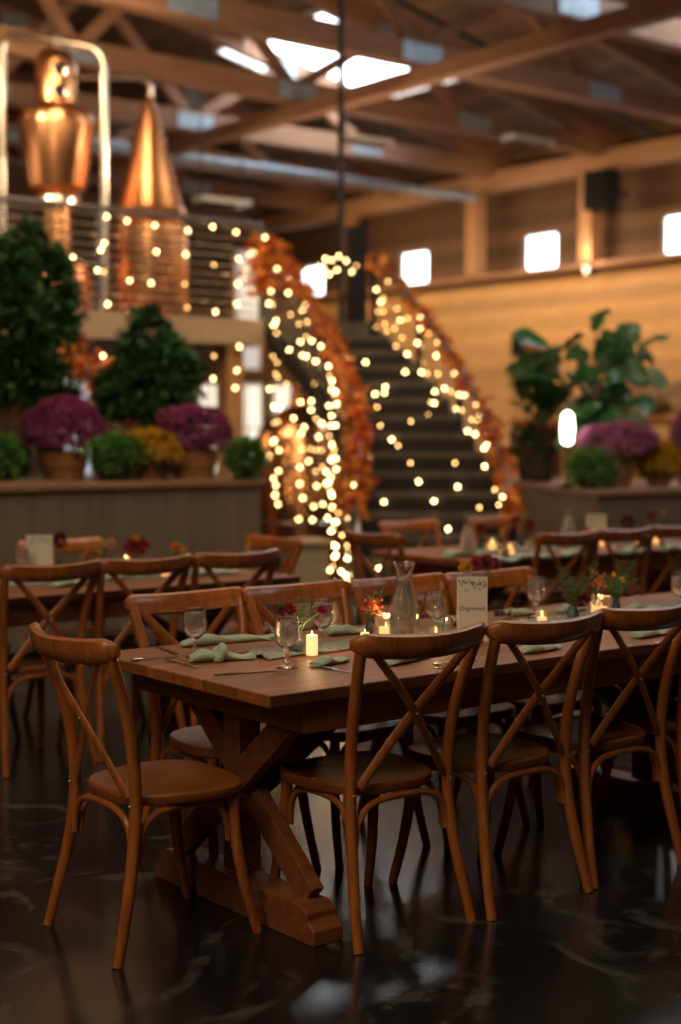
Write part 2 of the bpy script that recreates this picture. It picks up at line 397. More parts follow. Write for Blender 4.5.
# other walls (gable walls to front and back)
def gable(name, v, m, holes=()):
    poly = [(U0, 0), (U1 + .4, 0), (U1 + .4, EAVE), (RIDGE, roofz(RIDGE)), (U0, EAVE)]
    n = len(poly); vs = [(a, v, z) for a, z in poly] + [(a, v + T, z) for a, z in poly]
    struct(MB().add(vs, [tuple(range(n)), tuple(range(2 * n - 1, n - 1, -1))] + [(i, n + i, n + (i + 1) % n, (i + 1) % n) for i in range(n)]).build(name, m, smooth=False))
gable('wall_back', V1, M['wallb']); gable('wall_front', V0 - T, M['wallb'])
struct(MB().box((U0 - .1, (V0 + V1) / 2, EAVE / 2), (T, V1 - V0, EAVE)).build('wall_left', M['wallb'], smooth=False))
# roof boards, with skylight openings cut in the right slope
SKY = [(10.4, 13.0, 13.2, 15.9), (10.4, 13.0, 5.8, 7.8), (10.4, 13.0, -2.4, -.4)]   # u0,u1,v0,v1
mb = MB()
def slab(m, u0, u1, v0, v1, th=.12):
    za, zb = roofz(u0), roofz(u1)
    m.add([(u0, v0, za), (u1, v0, zb), (u1, v1, zb), (u0, v1, za), (u0, v0, za + th), (u1, v0, zb + th), (u1, v1, zb + th), (u0, v1, za + th)],
          [(0, 1, 2, 3), (4, 7, 6, 5), (0, 4, 5, 1), (1, 5, 6, 2), (2, 6, 7, 3), (3, 7, 4, 0)])
slab(mb, U0 - .2, RIDGE, V0 - .2, V1 + .2)
slab(mb, RIDGE, 10.4, V0 - .2, V1 + .2); slab(mb, 13.0, U1 + .5, V0 - .2, V1 + .2)
ve = sorted([V0 - .2, V1 + .2] + [a for s in SKY for a in s[2:]])
for i in range(0, len(ve), 2): slab(mb, 10.4, 13.0, ve[i], ve[i + 1])
struct(mb.build('ceiling', M['roof'], smooth=False))
for i, (a, b, c, d) in enumerate(SKY):
    r = struct(empty('window_skylight', ((a + b) / 2, (c + d) / 2, roofz((a + b) / 2))))
    g = MB(); slab(g, a, b, c, d, .02); o = g.build('pane', M['sky'], r, smooth=False)
    o.matrix_parent_inverse = Matrix.Translation(-r.location)
    fz = MB(); um = (a + b) / 2
    for vv in (c, d): fz.bar((a, vv, roofz(a) - .02), (b, vv, roofz(b) - .02), .08, .1)
    for uu in (a, b): fz.box((uu, (c + d) / 2, roofz(uu) - .02), (.08, d - c, .1))
    o = fz.build('window_frame', M['framew'], r, smooth=False); o.matrix_parent_inverse = Matrix.Translation(-r.location)

# ------------------------------------------------------------------ trusses
def web_nodes():
    pts = []
    n = 8
    for i in range(n + 1): pts.append(U0 + (U1 - U0) * i / n)
    return pts
def make_truss():
    r = empty('roof_truss')
    b = MB(); b.box(((U0 + U1) / 2, -.06, 6.0), (U1 - U0, .09, .30)); b.box(((U0 + U1) / 2, .06, 6.0), (U1 - U0, .09, .30)); b.build('bottom_chord', M['truss'], r, smooth=False)
    for s in (0, 1):
        t = MB(); e = U0 if s == 0 else U1
        t.bar((e, 0, EAVE - .12), (RIDGE, 0, roofz(RIDGE) - .14), .16, .24); t.build('top_chord', M['truss'], r, smooth=False)
    nd = web_nodes(); n = len(nd); tops = [(nd[i] + nd[i + 1]) / 2 for i in range(n - 1)]
    for i, tu in enumerate(tops):
        for bu in (nd[i], nd[i + 1]):
            zt = roofz(tu) - .2
            if zt < 6.5 or bu in (U0, U1): continue
            t = MB(); t.bar((bu, 0, 6.05), (tu, 0, zt), .11, .15); t.build('web', M['truss'], r, smooth=False)
    for bu in nd[1:-1]:
        g = MB(); g.box((bu, -.115, 6.0), (.62, .012, .22)); g.box((bu, .115, 6.0), (.62, .012, .22)); g.build('gusset_plate', M['galv'], r, smooth=False)
    for tu in tops[1:-1]:
        g = MB(); g.box((tu, -.095, roofz(tu) - .22), (.4, .012, .26)); g.box((tu, .095, roofz(tu) - .22), (.4, .012, .26)); g.build('gusset_plate', M['galv'], r, smooth=False)
    return r
tr = make_truss(); struct(tr); used = []
for i in range(12): proto_place(tr, (0, -4.8 + 2.5 * i, 0), 0, used)
# beams running lengthways under the trusses and header on the wall posts
for u, z in ((9.55, 5.74), (3.6, 5.74), (-3.0, 5.74)):
    struct(MB().box((u, 7, z), (.2, 33, .2)).build('trim_beam', M['trussv'], smooth=False))
struct(MB().box((U1 - .25, 7, 5.78), (.3, 33.6, .32)).build('trim_header', M['trussv'], smooth=False))
postm = MB().box((0, 0, 0), (.26, .26, 1.0))
for v in (9.9, 13.07, 15.75, 19.3, 22.4, 6.8, 3.7, .6):
    struct(MB().box((0, 0, 0), (.26, .26, 5.62 - LEDGE - .08)).build('trim_post', M['post'], loc=(U1 - .22, v, (5.62 + LEDGE + .08) / 2), smooth=False))
MZ_ = 2.6
# conduit pipes
def pipe(name, pts, r, m, label, cat='pipe'):
    o = MB().tube(pts, r, 10).build(name, m); tag(o, label, cat); return o
pipe('overhead_pipe', [(U0 + .1, 15.6, 5.55), (15.6, 15.6, 5.55)], .075, M['galv'], 'long grey steel pipe running level under the roof trusses')
pipe('overhead_pipe', [(4.2, 11.45, roofz(4.2) - .35), (15.5, 11.45, roofz(15.5) - .35)], .04, M['dark'], 'thin black pipe sloping under the roof boards above the wall windows')
pipe('overhead_pipe', [(2.2, 13.9, 5.62), (2.2, 23.8, 5.62)], .05, M['dark'], 'dark pipe running away under the roof above the copper stills')
pipe('support_pole', [Vector((at(341, 250, 16.5).x, at(341, 250, 16.5).y, MZ_)), Vector((at(341, 250, 16.5).x, at(341, 250, 16.5).y, roofz(at(341, 250, 16.5).x) + .05))], .035, M['dark'], 'thin dark upright pole above the top of the stairs', 'pole')

# hanging shop lights
def shop_light(px, py, Y, rz, label):
    p = at(px, py, Y); r = tag(empty('shop_light', p, rz), label, 'ceiling light', 'unlit lights hanging under the roof')
    MB().prism([(-.42, -.13), (.42, -.13), (.42, .13), (-.42, .13)], 0, .07).build('housing', M['framew'], r, smooth=False)
    MB().box((0, 0, -.015), (.72, .2, .03)).build('diffuser', M['frost'], r, smooth=False)
    for s in (-.35, .35): MB().tube([(s, 0, .07), (s, 0, roofz(p.x + s) + .03 - p.z)], .012, 6).build('hanger', M['wire'], r)
shop_light(222, 204, 21, 0, 'off-white shop light hanging above the mezzanine railing')
shop_light(365, 143, 21, 0, 'shop light hanging above the curved stairs beside the skylight')
shop_light(528, 143, 22, 0, 'shop light hanging high above the bright wall windows')
shop_light(230, 88, 20, 0, 'shop light hanging above the cone-topped still')

# ------------------------------------------------------------------ mezzanine
VM = 9.0; UM = 6.5; MZ = 2.61
struct(MB().box(((U0 + UM) / 2, (VM + V1) / 2 + .1, MZ - .1), (UM - U0 - .02, V1 - VM - .2, .2)).build('mezzanine_floor', M['wallb'], smooth=False))
struct(MB().box(((U0 + UM) / 2, VM + .05, MZ - .12), (UM - U0, .08, .26)).build('trim_fascia', M['fascia'], smooth=False))
struct(MB().box((UM - .04, (VM + V1) / 2 + .1, MZ - .12), (.08, V1 - VM - .3, .26)).build('trim_fascia', M['fascia'], smooth=False))
for u in (-6, -2, 2.2, 6.2):
    struct(MB().box((u, VM + .35, (MZ - .2) / 2), (.2, .2, MZ - .2)).build('trim_post', M['post'], smooth=False))
# wall and windows below the mezzanine
struct(MB().box(((U0 + 8.5) / 2, 14.6, (MZ - .2) / 2), (8.5 - U0, .15, MZ - .2)).build('wall_under_mezzanine', M['wallb'], smooth=False))
for px0, px1, pmn in ((196, 222, 'glowpane'), (228, 262, 'glowpane'), (270, 312, 'glowpane'), (150, 185, 'softpane'), (60, 100, 'softpane')):
    def uon(px):
        r = ray(px, 420); k = (14.5 - CY) / r.y; return CX + r.x * k
    a, b = uon(px0), uon(px1)
    window(((a + b) / 2, 14.48, 1.52), b - a, 1.35, 'x', M[pmn], M['framew'], (1, 1), t=.05, d=.07)
# partition on the mezzanine with a pale door
struct(MB().box(((U0 + 8.8) / 2, 19.0, (5.8 + MZ) / 2), (8.8 - U0, .12, 5.8 - MZ)).build('wall_mezzanine', M['wallb'], smooth=False))
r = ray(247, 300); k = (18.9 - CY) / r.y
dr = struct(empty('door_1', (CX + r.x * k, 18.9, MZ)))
MB().box((0, 0, 1.05), (.5, .06, 2.1)).build('door_leaf', mat('pale_glow_door', (.62, .68, .76), .5, emit=(.7, .8, 1), estr=.25), dr, smooth=False)  # faint bluish glow put into the door leaf by emission
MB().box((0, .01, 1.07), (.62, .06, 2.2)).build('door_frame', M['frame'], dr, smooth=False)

def bars_rail(name, pts, h, nb, label):
    """railing along pts (floor line): top rail, posts, thin bars"""
    r = tag(empty(name, pts[0]), label, 'railing'); o0 = Vector(pts[0])
    q = [Vector(p) - o0 for p in pts]
    MB().tube([p + Vector((0, 0, h)) for p in q], .03, 8).build('top_rail', M['rail'], r)
    L = (q[-1] - q[0]).length; n = max(2, int(L / 1.6) + 1)
    for i in range(n):
        p = q[0].lerp(q[-1], i / (n - 1)); MB().box(p + Vector((0, 0, h / 2)), (.05, .05, h)).build('post', M['rail'], r, smooth=False)
    for i in range(nb): MB().tube([q[0] + Vector((0, 0, .08 + (h - .14) * i / (nb - 1))), q[-1] + Vector((0, 0, .08 + (h - .14) * i / (nb - 1)))], .011, 6).build('bar', M['cable'], r)
    return r
bars_rail('balcony_railing', [(-3, VM + .12, MZ), (UM - .06, VM + .12, MZ)], .98, 10, 'grey barred railing along the mezzanine front before the copper stills')
bars_rail('balcony_railing', [(UM - .06, VM + 1.6, MZ), (UM - .06, 18.5, MZ)], .98, 8, 'side railing of the mezzanine behind the top of the stairs')

# ------------------------------------------------------------------ copper stills
def pxprof(axis, Y, prof):
    """profile from (radius px, y px) -> lathe around a vertical axis at depth Y"""
    k = Y / F; return [(a * k, at(axis, y, Y).z) for a, y in prof]
A1 = at(58, 300, 16.0); A2 = at(150, 300, 16.4)
s1 = tag(empty('copper_still', (A1.x, A1.y, MZ)), 'copper still with a domed column above an onion-shaped belly and two portholes', 'still', 'copper stills on the mezzanine')
def zz(prof): return [(a, z - MZ) for a, z in prof]
MB().lathe(zz(pxprof(58, 16, [(28, 188), (32, 165), (37, 128), (36.5, 118), (33, 112), (24, 108), (20.5, 104), (20, 65), (18, 57), (12, 50.5), (4, 48), (0.1, 47.5)])), 36).build('head', M['copper'], s1)
MB().lathe(zz(pxprof(58, 16, [(0.1, 197), (20, 196), (26, 192), (28, 188)])), 32).build('belly_base', M['copper'], s1)
MB().lathe(zz(pxprof(58, 16, [(14, 206), (24, 206), (24, 202), (23, 199), (14, 196)])), 32).build('collar', M['steel'], s1)
MB().lathe([(.30, 0), (.36, .05), (.36, .55), (.30, .68), (.15, .76), (.15, zz(pxprof(58, 16, [(1, 206)]))[0][1])], 32).build('column', M['copper'], s1)
k = 16 / F
for yy in (73, 95):
    c = at(58, yy, 16).z - MZ; d = (-FW * .93 + RIGHT * .38).normalized(); p = Vector((0, 0, c)) + d * (20.2 * k)
    up = Vector((0, 0, 1)); sx = d.cross(up).normalized()
    ring = [p + (sx * math.cos(a) + up * math.sin(a)) * .06 for a in [2 * PI * i / 16 for i in range(16)]]
    MB().tube(ring, .02, 6, closed=True).build('porthole_ring', M['steel'], s1)
    MB().tube([p - d * .02, p + d * .012], .055, 14).build('porthole_glass', M['dark'], s1)
MB().tube([(0, 0, at(58, 50, 16).z - MZ), (0, 0, at(58, 36, 16).z - MZ)], .05, 10).build('top_fitting', M['steel'], s1)
s2 = tag(empty('copper_still', (A2.x, A2.y, MZ)), 'copper pot still topped by a tall narrow cone beside the railing lights', 'still', 'copper stills on the mezzanine')
MB().lathe(zz(pxprof(150, 16.4, [(36, 212), (34, 208), (27, 185), (18, 150), (10, 118), (5, 100), (3.5, 97)])), 36).build('cone', M['copper'], s2)
MB().lathe(zz(pxprof(150, 16.4, [(30, 222), (37, 219), (38.5, 215), (36, 212)])), 36).build('brim', M['copper'], s2)
MB().lathe([(.2, 0), (.36, .03), (.42, .15), (.42, at(150, 228, 16.4).z - MZ), (.33, at(150, 222, 16.4).z - MZ)], 36).build('pot', M['copper'], s2)
def arcpath(pts, rad=.12, n=5):
    pts = [Vector(p) for p in pts]; out = [pts[0]]
    for i in range(1, len(pts) - 1):
        a = (pts[i - 1] - pts[i]).normalized(); b = (pts[i + 1] - pts[i]).normalized()
        p0 = pts[i] + a * rad; p1 = pts[i] + b * rad
        for j in range(n + 1):
            t = j / n; out.append(p0 * (1 - t) ** 2 + pts[i] * 2 * t * (1 - t) + p1 * t * t)
    out.append(pts[-1]); return out
def dn(px, Y): q = at(px, 300, Y); return Vector((q.x, q.y, MZ))
pipe('still_pipe', arcpath([dn(2, 15.7), at(2, 33, 15.7), at(104, 49, 15.7), dn(104, 15.7)], .22), .045, M['steel'], 'bright steel pipe arching over the domed copper still', 'pipe')
pipe('still_pipe', arcpath([at(79, 77, 16.1), at(151, 78, 16.4), at(151, 97, 16.4)], .15), .035, M['steel'], 'steel pipe bending from the domed column down to the cone tip', 'pipe')

# ------------------------------------------------------------------ curved staircase
LR = [(268, 246, 15.2), (300, 287, 14.6), (330, 337, 13.9), (348, 386, 13.1), (357, 432, 12.4), (358, 492, 11.6), (352, 512, 11.2)]
RR = [(374, 262, 15.3), (412, 300, 14.5), (447, 350, 13.7), (478, 405, 12.9), (500, 455, 12.2), (512, 505, 11.6), (512, 522, 11.3)]
def spline(pp, n):
    pts = [at(*p) for p in pp]; out = []
    m = len(pts) - 1
    for i in range(n + 1):
        t = i / n * m; j = min(int(t), m - 1); f = t - j
        p0, p1, p2, p3 = pts[max(j - 1, 0)], pts[j], pts[j + 1], pts[min(j + 2, m)]
        out.append(.5 * ((2 * p1) + (p2 - p0) * f + (2 * p0 - 5 * p1 + 4 * p2 - p3) * f * f + (3 * p1 - p0 - 3 * p2 + p3) * f ** 3))
    return out
NS = 15
railL = spline(LR, 60); railR = spline(RR, 60)
st = tag(empty('staircase', (railL[30].x, railL[30].y, 0)), 'dark open staircase curving down from the mezzanine between two garlanded handrails', 'staircase')
o0 = Vector(st.location)
for i in range(NS):
    a = int(i / NS * 60); b = min(60, int((i + 1) / NS * 60) + 1); z = MZ - (i + 1) * MZ / (NS + 1)
    poly = [railL[a], railL[b], railR[b], railR[a]]
    vs = [(p.x - o0.x, p.y - o0.y, z - .05) for p in poly] + [(p.x - o0.x, p.y - o0.y, z) for p in poly]
    MB().add(vs, [(0, 1, 2, 3), (7, 6, 5, 4), (0, 4, 5, 1), (1, 5, 6, 2), (2, 6, 7, 3), (3, 7, 4, 0)]).build('tread', M['tread'], st, smooth=False)
    lo = max(0, z - MZ / (NS + 1)); f0, f1 = railL[b] - o0, railR[b] - o0; g = (railL[a] - railL[b]).normalized() * .03
    MB().add([(f0.x, f0.y, lo), (f1.x, f1.y, lo), (f1.x, f1.y, z - .05), (f0.x, f0.y, z - .05), (f0.x + g.x, f0.y + g.y, lo), (f1.x + g.x, f1.y + g.y, lo), (f1.x + g.x, f1.y + g.y, z - .05), (f0.x + g.x, f0.y + g.y, z - .05)],
             [(0, 1, 2, 3), (7, 6, 5, 4), (0, 4, 5, 1), (1, 5, 6, 2), (2, 6, 7, 3), (3, 7, 4, 0)]).build('riser', M['riser'], st, smooth=False)
for R in (railL, railR):
    s = MB(); N2 = 61; vs = []
    for i in range(N2):
        z = MZ - i / 60 * MZ; p = R[i] - o0
        vs += [(p.x, p.y, max(z - .2, 0.0)), (p.x, p.y, max(z - .0, .12))]
    fs = [(2 * i, 2 * i + 1, 2 * i + 3, 2 * i + 2) for i in range(N2 - 1)]
    s.add(vs, fs); o = s.build('stringer', M['riser'], st); sd = o.modifiers.new('s', 'SOLIDIFY'); sd.thickness = .05
# landing
p = [railL[0], railR[0], at(372, 262, 17.2), at(290, 246, 17.0)]
struct(MB().prism([(q.x, q.y) for q in p], MZ - .16, MZ - .005).build('landing', M['tread'], smooth=False))
def stair_rail(name, R, label, right):
    o = Vector(st.location); r = MB().tube([p - o for p in R], .032, 8).build('handrail', M['rail'], st)
    for j in range(7):
        MB().tube([Vector((p.x - o.x, p.y - o.y, p.z - (.1 + j * .115))) for i, p in enumerate(R[::3])], .007, 5).build('cable', M['cable'], r)
    for i in (0, 12, 24, 36, 48, 60):
        p = R[i] - o; zb = max(0, MZ - i / 60 * MZ - .1)
        MB().box((p.x, p.y, (p.z + zb) / 2), (.045, .045, p.z - zb)).build('post', M['dark'] if right else M['rail'], r, smooth=False)
stair_rail('', railL, '', 0)
stair_rail('', railR, '', 1)
q = at(356, 300, 16.2)
tag(MB().box((0, 0, .55), (.17, .17, 1.1)).build('support_column', M['dark'], loc=(q.x, q.y, MZ - .01), smooth=False), 'short black square column standing at the top of the stairs', 'column')
q = at(305, 540, 11.0)
c = tag(empty('timber_crate', (q.x, q.y, 0), -.3), 'pale timber box at the foot of the left stair railing', 'box')
MB().box((0, 0, .33), (.28, .28, .62)).build('body', M['fascia'], c, smooth=False, bevel=.01); MB().box((0, 0, .66), (.33, .33, .04)).build('lid', M['fascia'], c, smooth=False, bevel=.008)

# ------------------------------------------------------------------ garlands
def garland(R, i0, i1, n, label, rad=.12):
    o0 = R[i0]; r = tag(empty('leaf_garland', o0), label, 'garland', 'autumn leaf garlands')
    for m, nn, cl in ((M['garl_o'], n, 'orange_leaves'), (M['garl_r'], n // 3, 'red_leaves')):
        b = MB()
        for k in range(nn):
            t = i0 + random.random() * (i1 - i0); j = min(int(t), len(R) - 2); p = R[j].lerp(R[j + 1], t - j)
            off = Vector((random.gauss(0, 1), random.gauss(0, 1), random.gauss(.2, 1))) * rad * .5
            d = Vector((random.uniform(-1, 1), random.uniform(-1, 1), random.uniform(-1, .6)))
            b.leaf(p - o0 + off, d, (random.random(), random.random(), 1), random.uniform(.07, .12), random.uniform(.06, .09))
        o = b.build(cl, m, r, smooth=False); o['kind'] = 'stuff'
    MB().tube([p - o0 for p in R[i0:i1 + 1:2]], .012, 6).build('vine', M['bark'], r)
garland(railL, 0, 57, 560, 'thick orange leaf garland wound along the left stair handrail', .085)
garland(railR, 0, 58, 300, 'thinner rust leaf garland wound along the right stair handrail', .05)
gl = [at(262, 250 + k * 3, 15.15) + Vector((0, 0, random.uniform(-.02, .02))) for k in range(14)]
garland(gl, 0, 13, 150, 'bunch of orange leaves hanging on the mezzanine corner post', .14)
# low railing of another stair behind the plants, left
aL = [at(52 + 6.2 * i, 338 + 5.6 * i, 13.2 - .04 * i) for i in range(16)]
rr = tag(empty('stair_railing', (aL[0].x, aL[0].y, aL[0].z)), 'sloping cable railing half hidden behind the planter shrubs on the left', 'railing')
MB().tube([p - aL[0] for p in aL], .03, 8).build('handrail', M['rail'], rr)
for j in range(5): MB().tube([p - aL[0] - Vector((0, 0, .12 + .13 * j)) for p in aL], .008, 5).build('cable', M['cable'], rr)
for i in (0, 7, 15): q = aL[i] - aL[0]; MB().box((q.x, q.y, q.z / 1 - aL[i].z / 2), (.05, .05, aL[i].z)).build('post', M['rail'], rr, smooth=False)
garland(aL, 0, 15, 170, 'orange leaf garland on the sloping railing behind the left shrubs', .15)

# ------------------------------------------------------------------ string lights
bulbM = MB().ball((0, 0, 0), .0125, 8, 6).build('bulb', M['bulb']); bulbD = MB().ball((0, 0, 0), .0105, 8, 6).build('bulb', M['bulbdim'])
COL.objects.unlink(bulbM); COL.objects.unlink(bulbD)
def curtain(label, strands, step=.125, maxn=100, dimp=.28, hang=True, gap=.12):
    """strands: list of (top point, length)"""
    o0 = strands[0][0]; r = tag(empty('string_lights', o0), label, 'string lights', 'warm string lights')
    n = 0
    for top, L in strands:
        p = top - o0; MB().tube([p, p + Vector((0, 0, -L))], .002, 4, caps=False).build('wire', M['wire'], r)
        z = random.uniform(.03, .12)
        while z < L:
            if random.random() > gap and n < maxn:
                src = bulbD if random.random() < dimp else bulbM
                c = src.copy(); COL.objects.link(c); c.parent = r; n += 1
                c.location = p + Vector((random.uniform(-.03, .03), random.uniform(-.03, .03), -z))
            z += step * random.uniform(.75, 1.35)
    return n
def railat(R, px):
    best = min(R, key=lambda p: abs((p - C0).dot(RIGHT) / (p - C0).dot(FW) * F + 340.5 - px)); return best.copy()
def lenpx(p, y2):   # hang from p down to pixel row y2
    Y = depth(p); return max(.1, p.z - (HCAM - (y2 - 430) / F * Y))
toc = -FW * .06
ms = []
for px, y2 in ((105, 330), (130, 350), (153, 300), (187, 372), (212, 385), (237, 390), (262, 340)):
    r_ = ray(px, 222); k = (VM + .06 - CY) / r_.y; p = Vector((CX + r_.x * k, VM + .05, MZ + .96)); ms.append((p, lenpx(p, y2)))
curtain('string lights hanging in strands over the mezzanine railing', ms, .23, 100, .3)
ls = []
for px, y2 in ((268, 505), (270, 500), (279, 505), (290, 440), (298, 520), (307, 480), (316, 530), (322, 560), (329, 575), (334, 585), (339, 588), (344, 588), (348, 590), (352, 588)):
    p = railat(railL, px) + toc + RIGHT * random.uniform(-.02, .05); ls.append((p, lenpx(p, y2) if y2 < 600 else p.z - .2))
curtain('curtain of string lights hanging from the left stair railing', ls, .16, 100, .3, gap=.2)
ls2 = []
for px, y2 in ((356, 588), (359, 588), (352, 590), (346, 585), (341, 590)):
    p = railat(railL, px) + toc * 3 + RIGHT * random.uniform(-.12, .04); ls2.append((p, lenpx(p, y2)))
curtain('dense cluster of string lights at the foot of the left stair railing', ls2, .10, 60, .2)
rs = []
for px, y2 in ((376, 420), (382, 502), (388, 420), (396, 400), (401, 470), (409, 400), (418, 510), (424, 516), (431, 516), (438, 420), (444, 505), (452, 420), (460, 505), (466, 500), (472, 520), (479, 515), (486, 525)):
    p = railat(railR, px) + toc; rs.append((p, lenpx(p, y2)))
curtain('curtain of string lights hanging from the right stair railing', rs, .165, 100, .32, gap=.32)
ts = []
for i in range(1, NS):
    b_ = min(60, int((i + 1) / NS * 60) + 1); z = MZ - (i + 1) * MZ / (NS + 1)
    dn_ = (railL[min(60, b_ + 2)] - railL[b_ - 2]); dn_.z = 0; dn_ = dn_.normalized() * .05
    for q_ in range(3):
        p = railL[b_].lerp(railR[b_], random.uniform(.12, .92)) + dn_; p.z = z - .01; ts.append((p, random.uniform(.08, .30)))
curtain('short strands of string lights dangling from the stair treads', ts, .13, 90, .35, gap=.1)
rs2 = []
for px, y2 in ((468, 522), (475, 515), (484, 522), (492, 528), (498, 528), (504, 530), (509, 530)):
    p = railat(railR, px) + toc * 2 + RIGHT * random.uniform(-.03, .02); rs2.append((p, lenpx(p, y2)))
curtain('dense string lights gathered near the foot of the right stair railing', rs2, .12, 80, .2, gap=.25)
tp = []
for px, y1, y2 in ((320, 257, 280), (326, 256, 284), (333, 252, 278), (340, 250, 280), (349, 256, 284), (358, 258, 270), (326, 262, 284)):
    p = at(px, y1, 15.9); tp.append((p, lenpx(p, y2)))
mbw = [t[0] for t in tp]
curtain('bunch of string lights at the top landing of the stairs', tp, .14, 60, .25, gap=.05)
xs = []
for px, y1, y2 in ((20, 360, 400), (33, 375, 410), (45, 330, 400), (100, 350, 375), (112, 372, 400), (99, 240, 300), (75, 250, 320), (80, 400, 470)):
    p = at(px, y1, 12.9); xs.append((p, lenpx(p, y2)))
curtain('scattered string lights glinting behind the left-hand shrubs', xs, .2, 60, .3)

# ------------------------------------------------------------------ planters
VP = 5.9; PZ = 1.12
q = at(258, 480, 11.35)
PU = q.x
pl = tag(empty('raised_planter', ((-4 + PU) / 2, VP + .4, 0)), 'long taupe board-clad planter box carrying shrubs and potted mums, left of the stairs', 'planter', 'board-clad planter boxes')
Lp = PU + 4
o = MB().box((0, 0, (PZ - .05) / 2), (Lp, .8, PZ - .05)).build('body', M['planter'], pl, smooth=False)
MB().box((0, 0, PZ - .025), (Lp + .06, .88, .05)).build('cap', M['cap'], pl, smooth=False, bevel=.01)
# right planter: a corner box
PZR = 1.0
c1 = at(598, 490, 12.0)
pr = tag(empty('raised_planter', (c1.x, c1.y, 0)), 'taupe board-clad planter box with an angled corner carrying the fig tree, right of the stairs', 'planter', 'board-clad planter boxes')
cL = at(510, 480, 14.4); cR = at(760, 480, 13.2)
poly = [cL, c1, cR, cR + FW * 1.1, cL + FW * .9 + RIGHT * .2]
PR = [(p.x - c1.x, p.y - c1.y) for p in poly]
MB().prism(PR, 0, PZR - .05).build('body', M['planterv'], pr, smooth=False)
cen = Vector((sum(p[0] for p in PR) / 5, sum(p[1] for p in PR) / 5))
MB().prism([tuple(cen + (Vector(p) - cen) * 1.03) for p in PR], PZR - .05, PZR).build('cap', M['cap'], pr, smooth=False, bevel=.01)

def blob_leaves(m, c, rad, n, L, W, shell=.55, updir=.3):
    for k in range(n):
        while True:
            d = Vector((random.uniform(-1, 1), random.uniform(-1, 1), random.uniform(-1, 1)))
            if .05 < d.length < 1: break
        d.normalize(); q = shell + (1 - shell) * random.random()
        nz = 1 + .25 * noise.noise(d * 2.2 + Vector(c) * 3)
        p = Vector((c[0] + d.x * rad[0] * q * nz, c[1] + d.y * rad[1] * q * nz, c[2] + d.z * rad[2] * q * nz))
        dd = (d + Vector((random.uniform(-.8, .8), random.uniform(-.8, .8), random.uniform(-.8, .8) + updir))).normalized()
        m.leaf(p, dd, (random.uniform(-.4, .4), random.uniform(-.4, .4), 1), L * random.uniform(.7, 1.2), W * random.uniform(.8, 1.2))
def loose(m, c, rad, n, L, W):
    k = max(6, int(n / 60)); per = max(20, n // k)
    for i in range(k):
        while True:
            d = Vector((random.uniform(-1, 1), random.uniform(-1, 1), random.uniform(-1, 1)))
            if d.length < 1: break
        q = (c[0] + d.x * rad[0] * .9, c[1] + d.y * rad[1] * .9, c[2] + d.z * rad[2] * .9); f_ = random.uniform(.2, .42)
        blob_leaves(m, q, (rad[0] * f_, rad[1] * f_, rad[2] * f_ * .8), per, L, W, .2)
def pxblob(base, px, py, Y, rx, rz):
    p = at(px, py, Y) - base; k = Y / F; return (p.x, p.y, p.z), (rx * k, rx * k, rz * k)
def pot_base(px, Y): q = at(px, 478, Y); return Vector((q.x, q.y, PZR if px > 400 else PZ))
# big leafy tree, far left
def tree(px, Y, blobs, label, n, pot=.2, cat='tree', leafm='leaf', L=.1, W=.05):
    b = pot_base(px, Y); r = tag(empty('potted_tree', b), label, cat, 'trees on the planter boxes')
    MB().lathe([(pot * .7, 0), (pot, .04), (pot * 1.1, .26), (pot * 1.0, .26), (pot * .95, .2), (0.01, .2)], 20, caps=False).build('pot', M['pot'], r)
    top = at(blobs[0][0], blobs[0][1], Y).z - b.z
    MB().tube([(0, 0, .2), (.02, .01, top * .4), (-.01, .02, top * .8)], [.035, .028, .015], 8).build('trunk', M['bark'], r)
    br = MB()
    f = MB()
    for (x, y, rx, rz, w) in blobs:
        c, rad = pxblob(b, x, y, Y, rx, rz); loose(f, c, rad, int(n * w * .8), L, W)
        br.tube([(0, 0, top * .35), Vector(c) * .6 + Vector((0, 0, top * .12)), c], [.014, .01, .004], 6)
    br.build('branches', M['bark'], r); o = f.build('foliage', M[leafm], r, smooth=False)
tree(8, 11.7, [(25, 320, 48, 70, 1), (20, 255, 34, 48, .6), (52, 310, 26, 40, .3), (0, 370, 38, 45, .5), (45, 385, 28, 28, .3), (60, 270, 18, 26, .15)], 'tall dark leafy tree on the left planter, at the photo\'s left edge', 2600, leafm='leaf')
tree(150, 11.9, [(150, 395, 48, 42, 1), (148, 350, 32, 38, .6), (175, 375, 28, 30, .3), (125, 400, 28, 32, .3), (150, 325, 16, 18, .12)], 'bushy cone-shaped tree on the left planter between two purple mums', 2000, leafm='leaf')
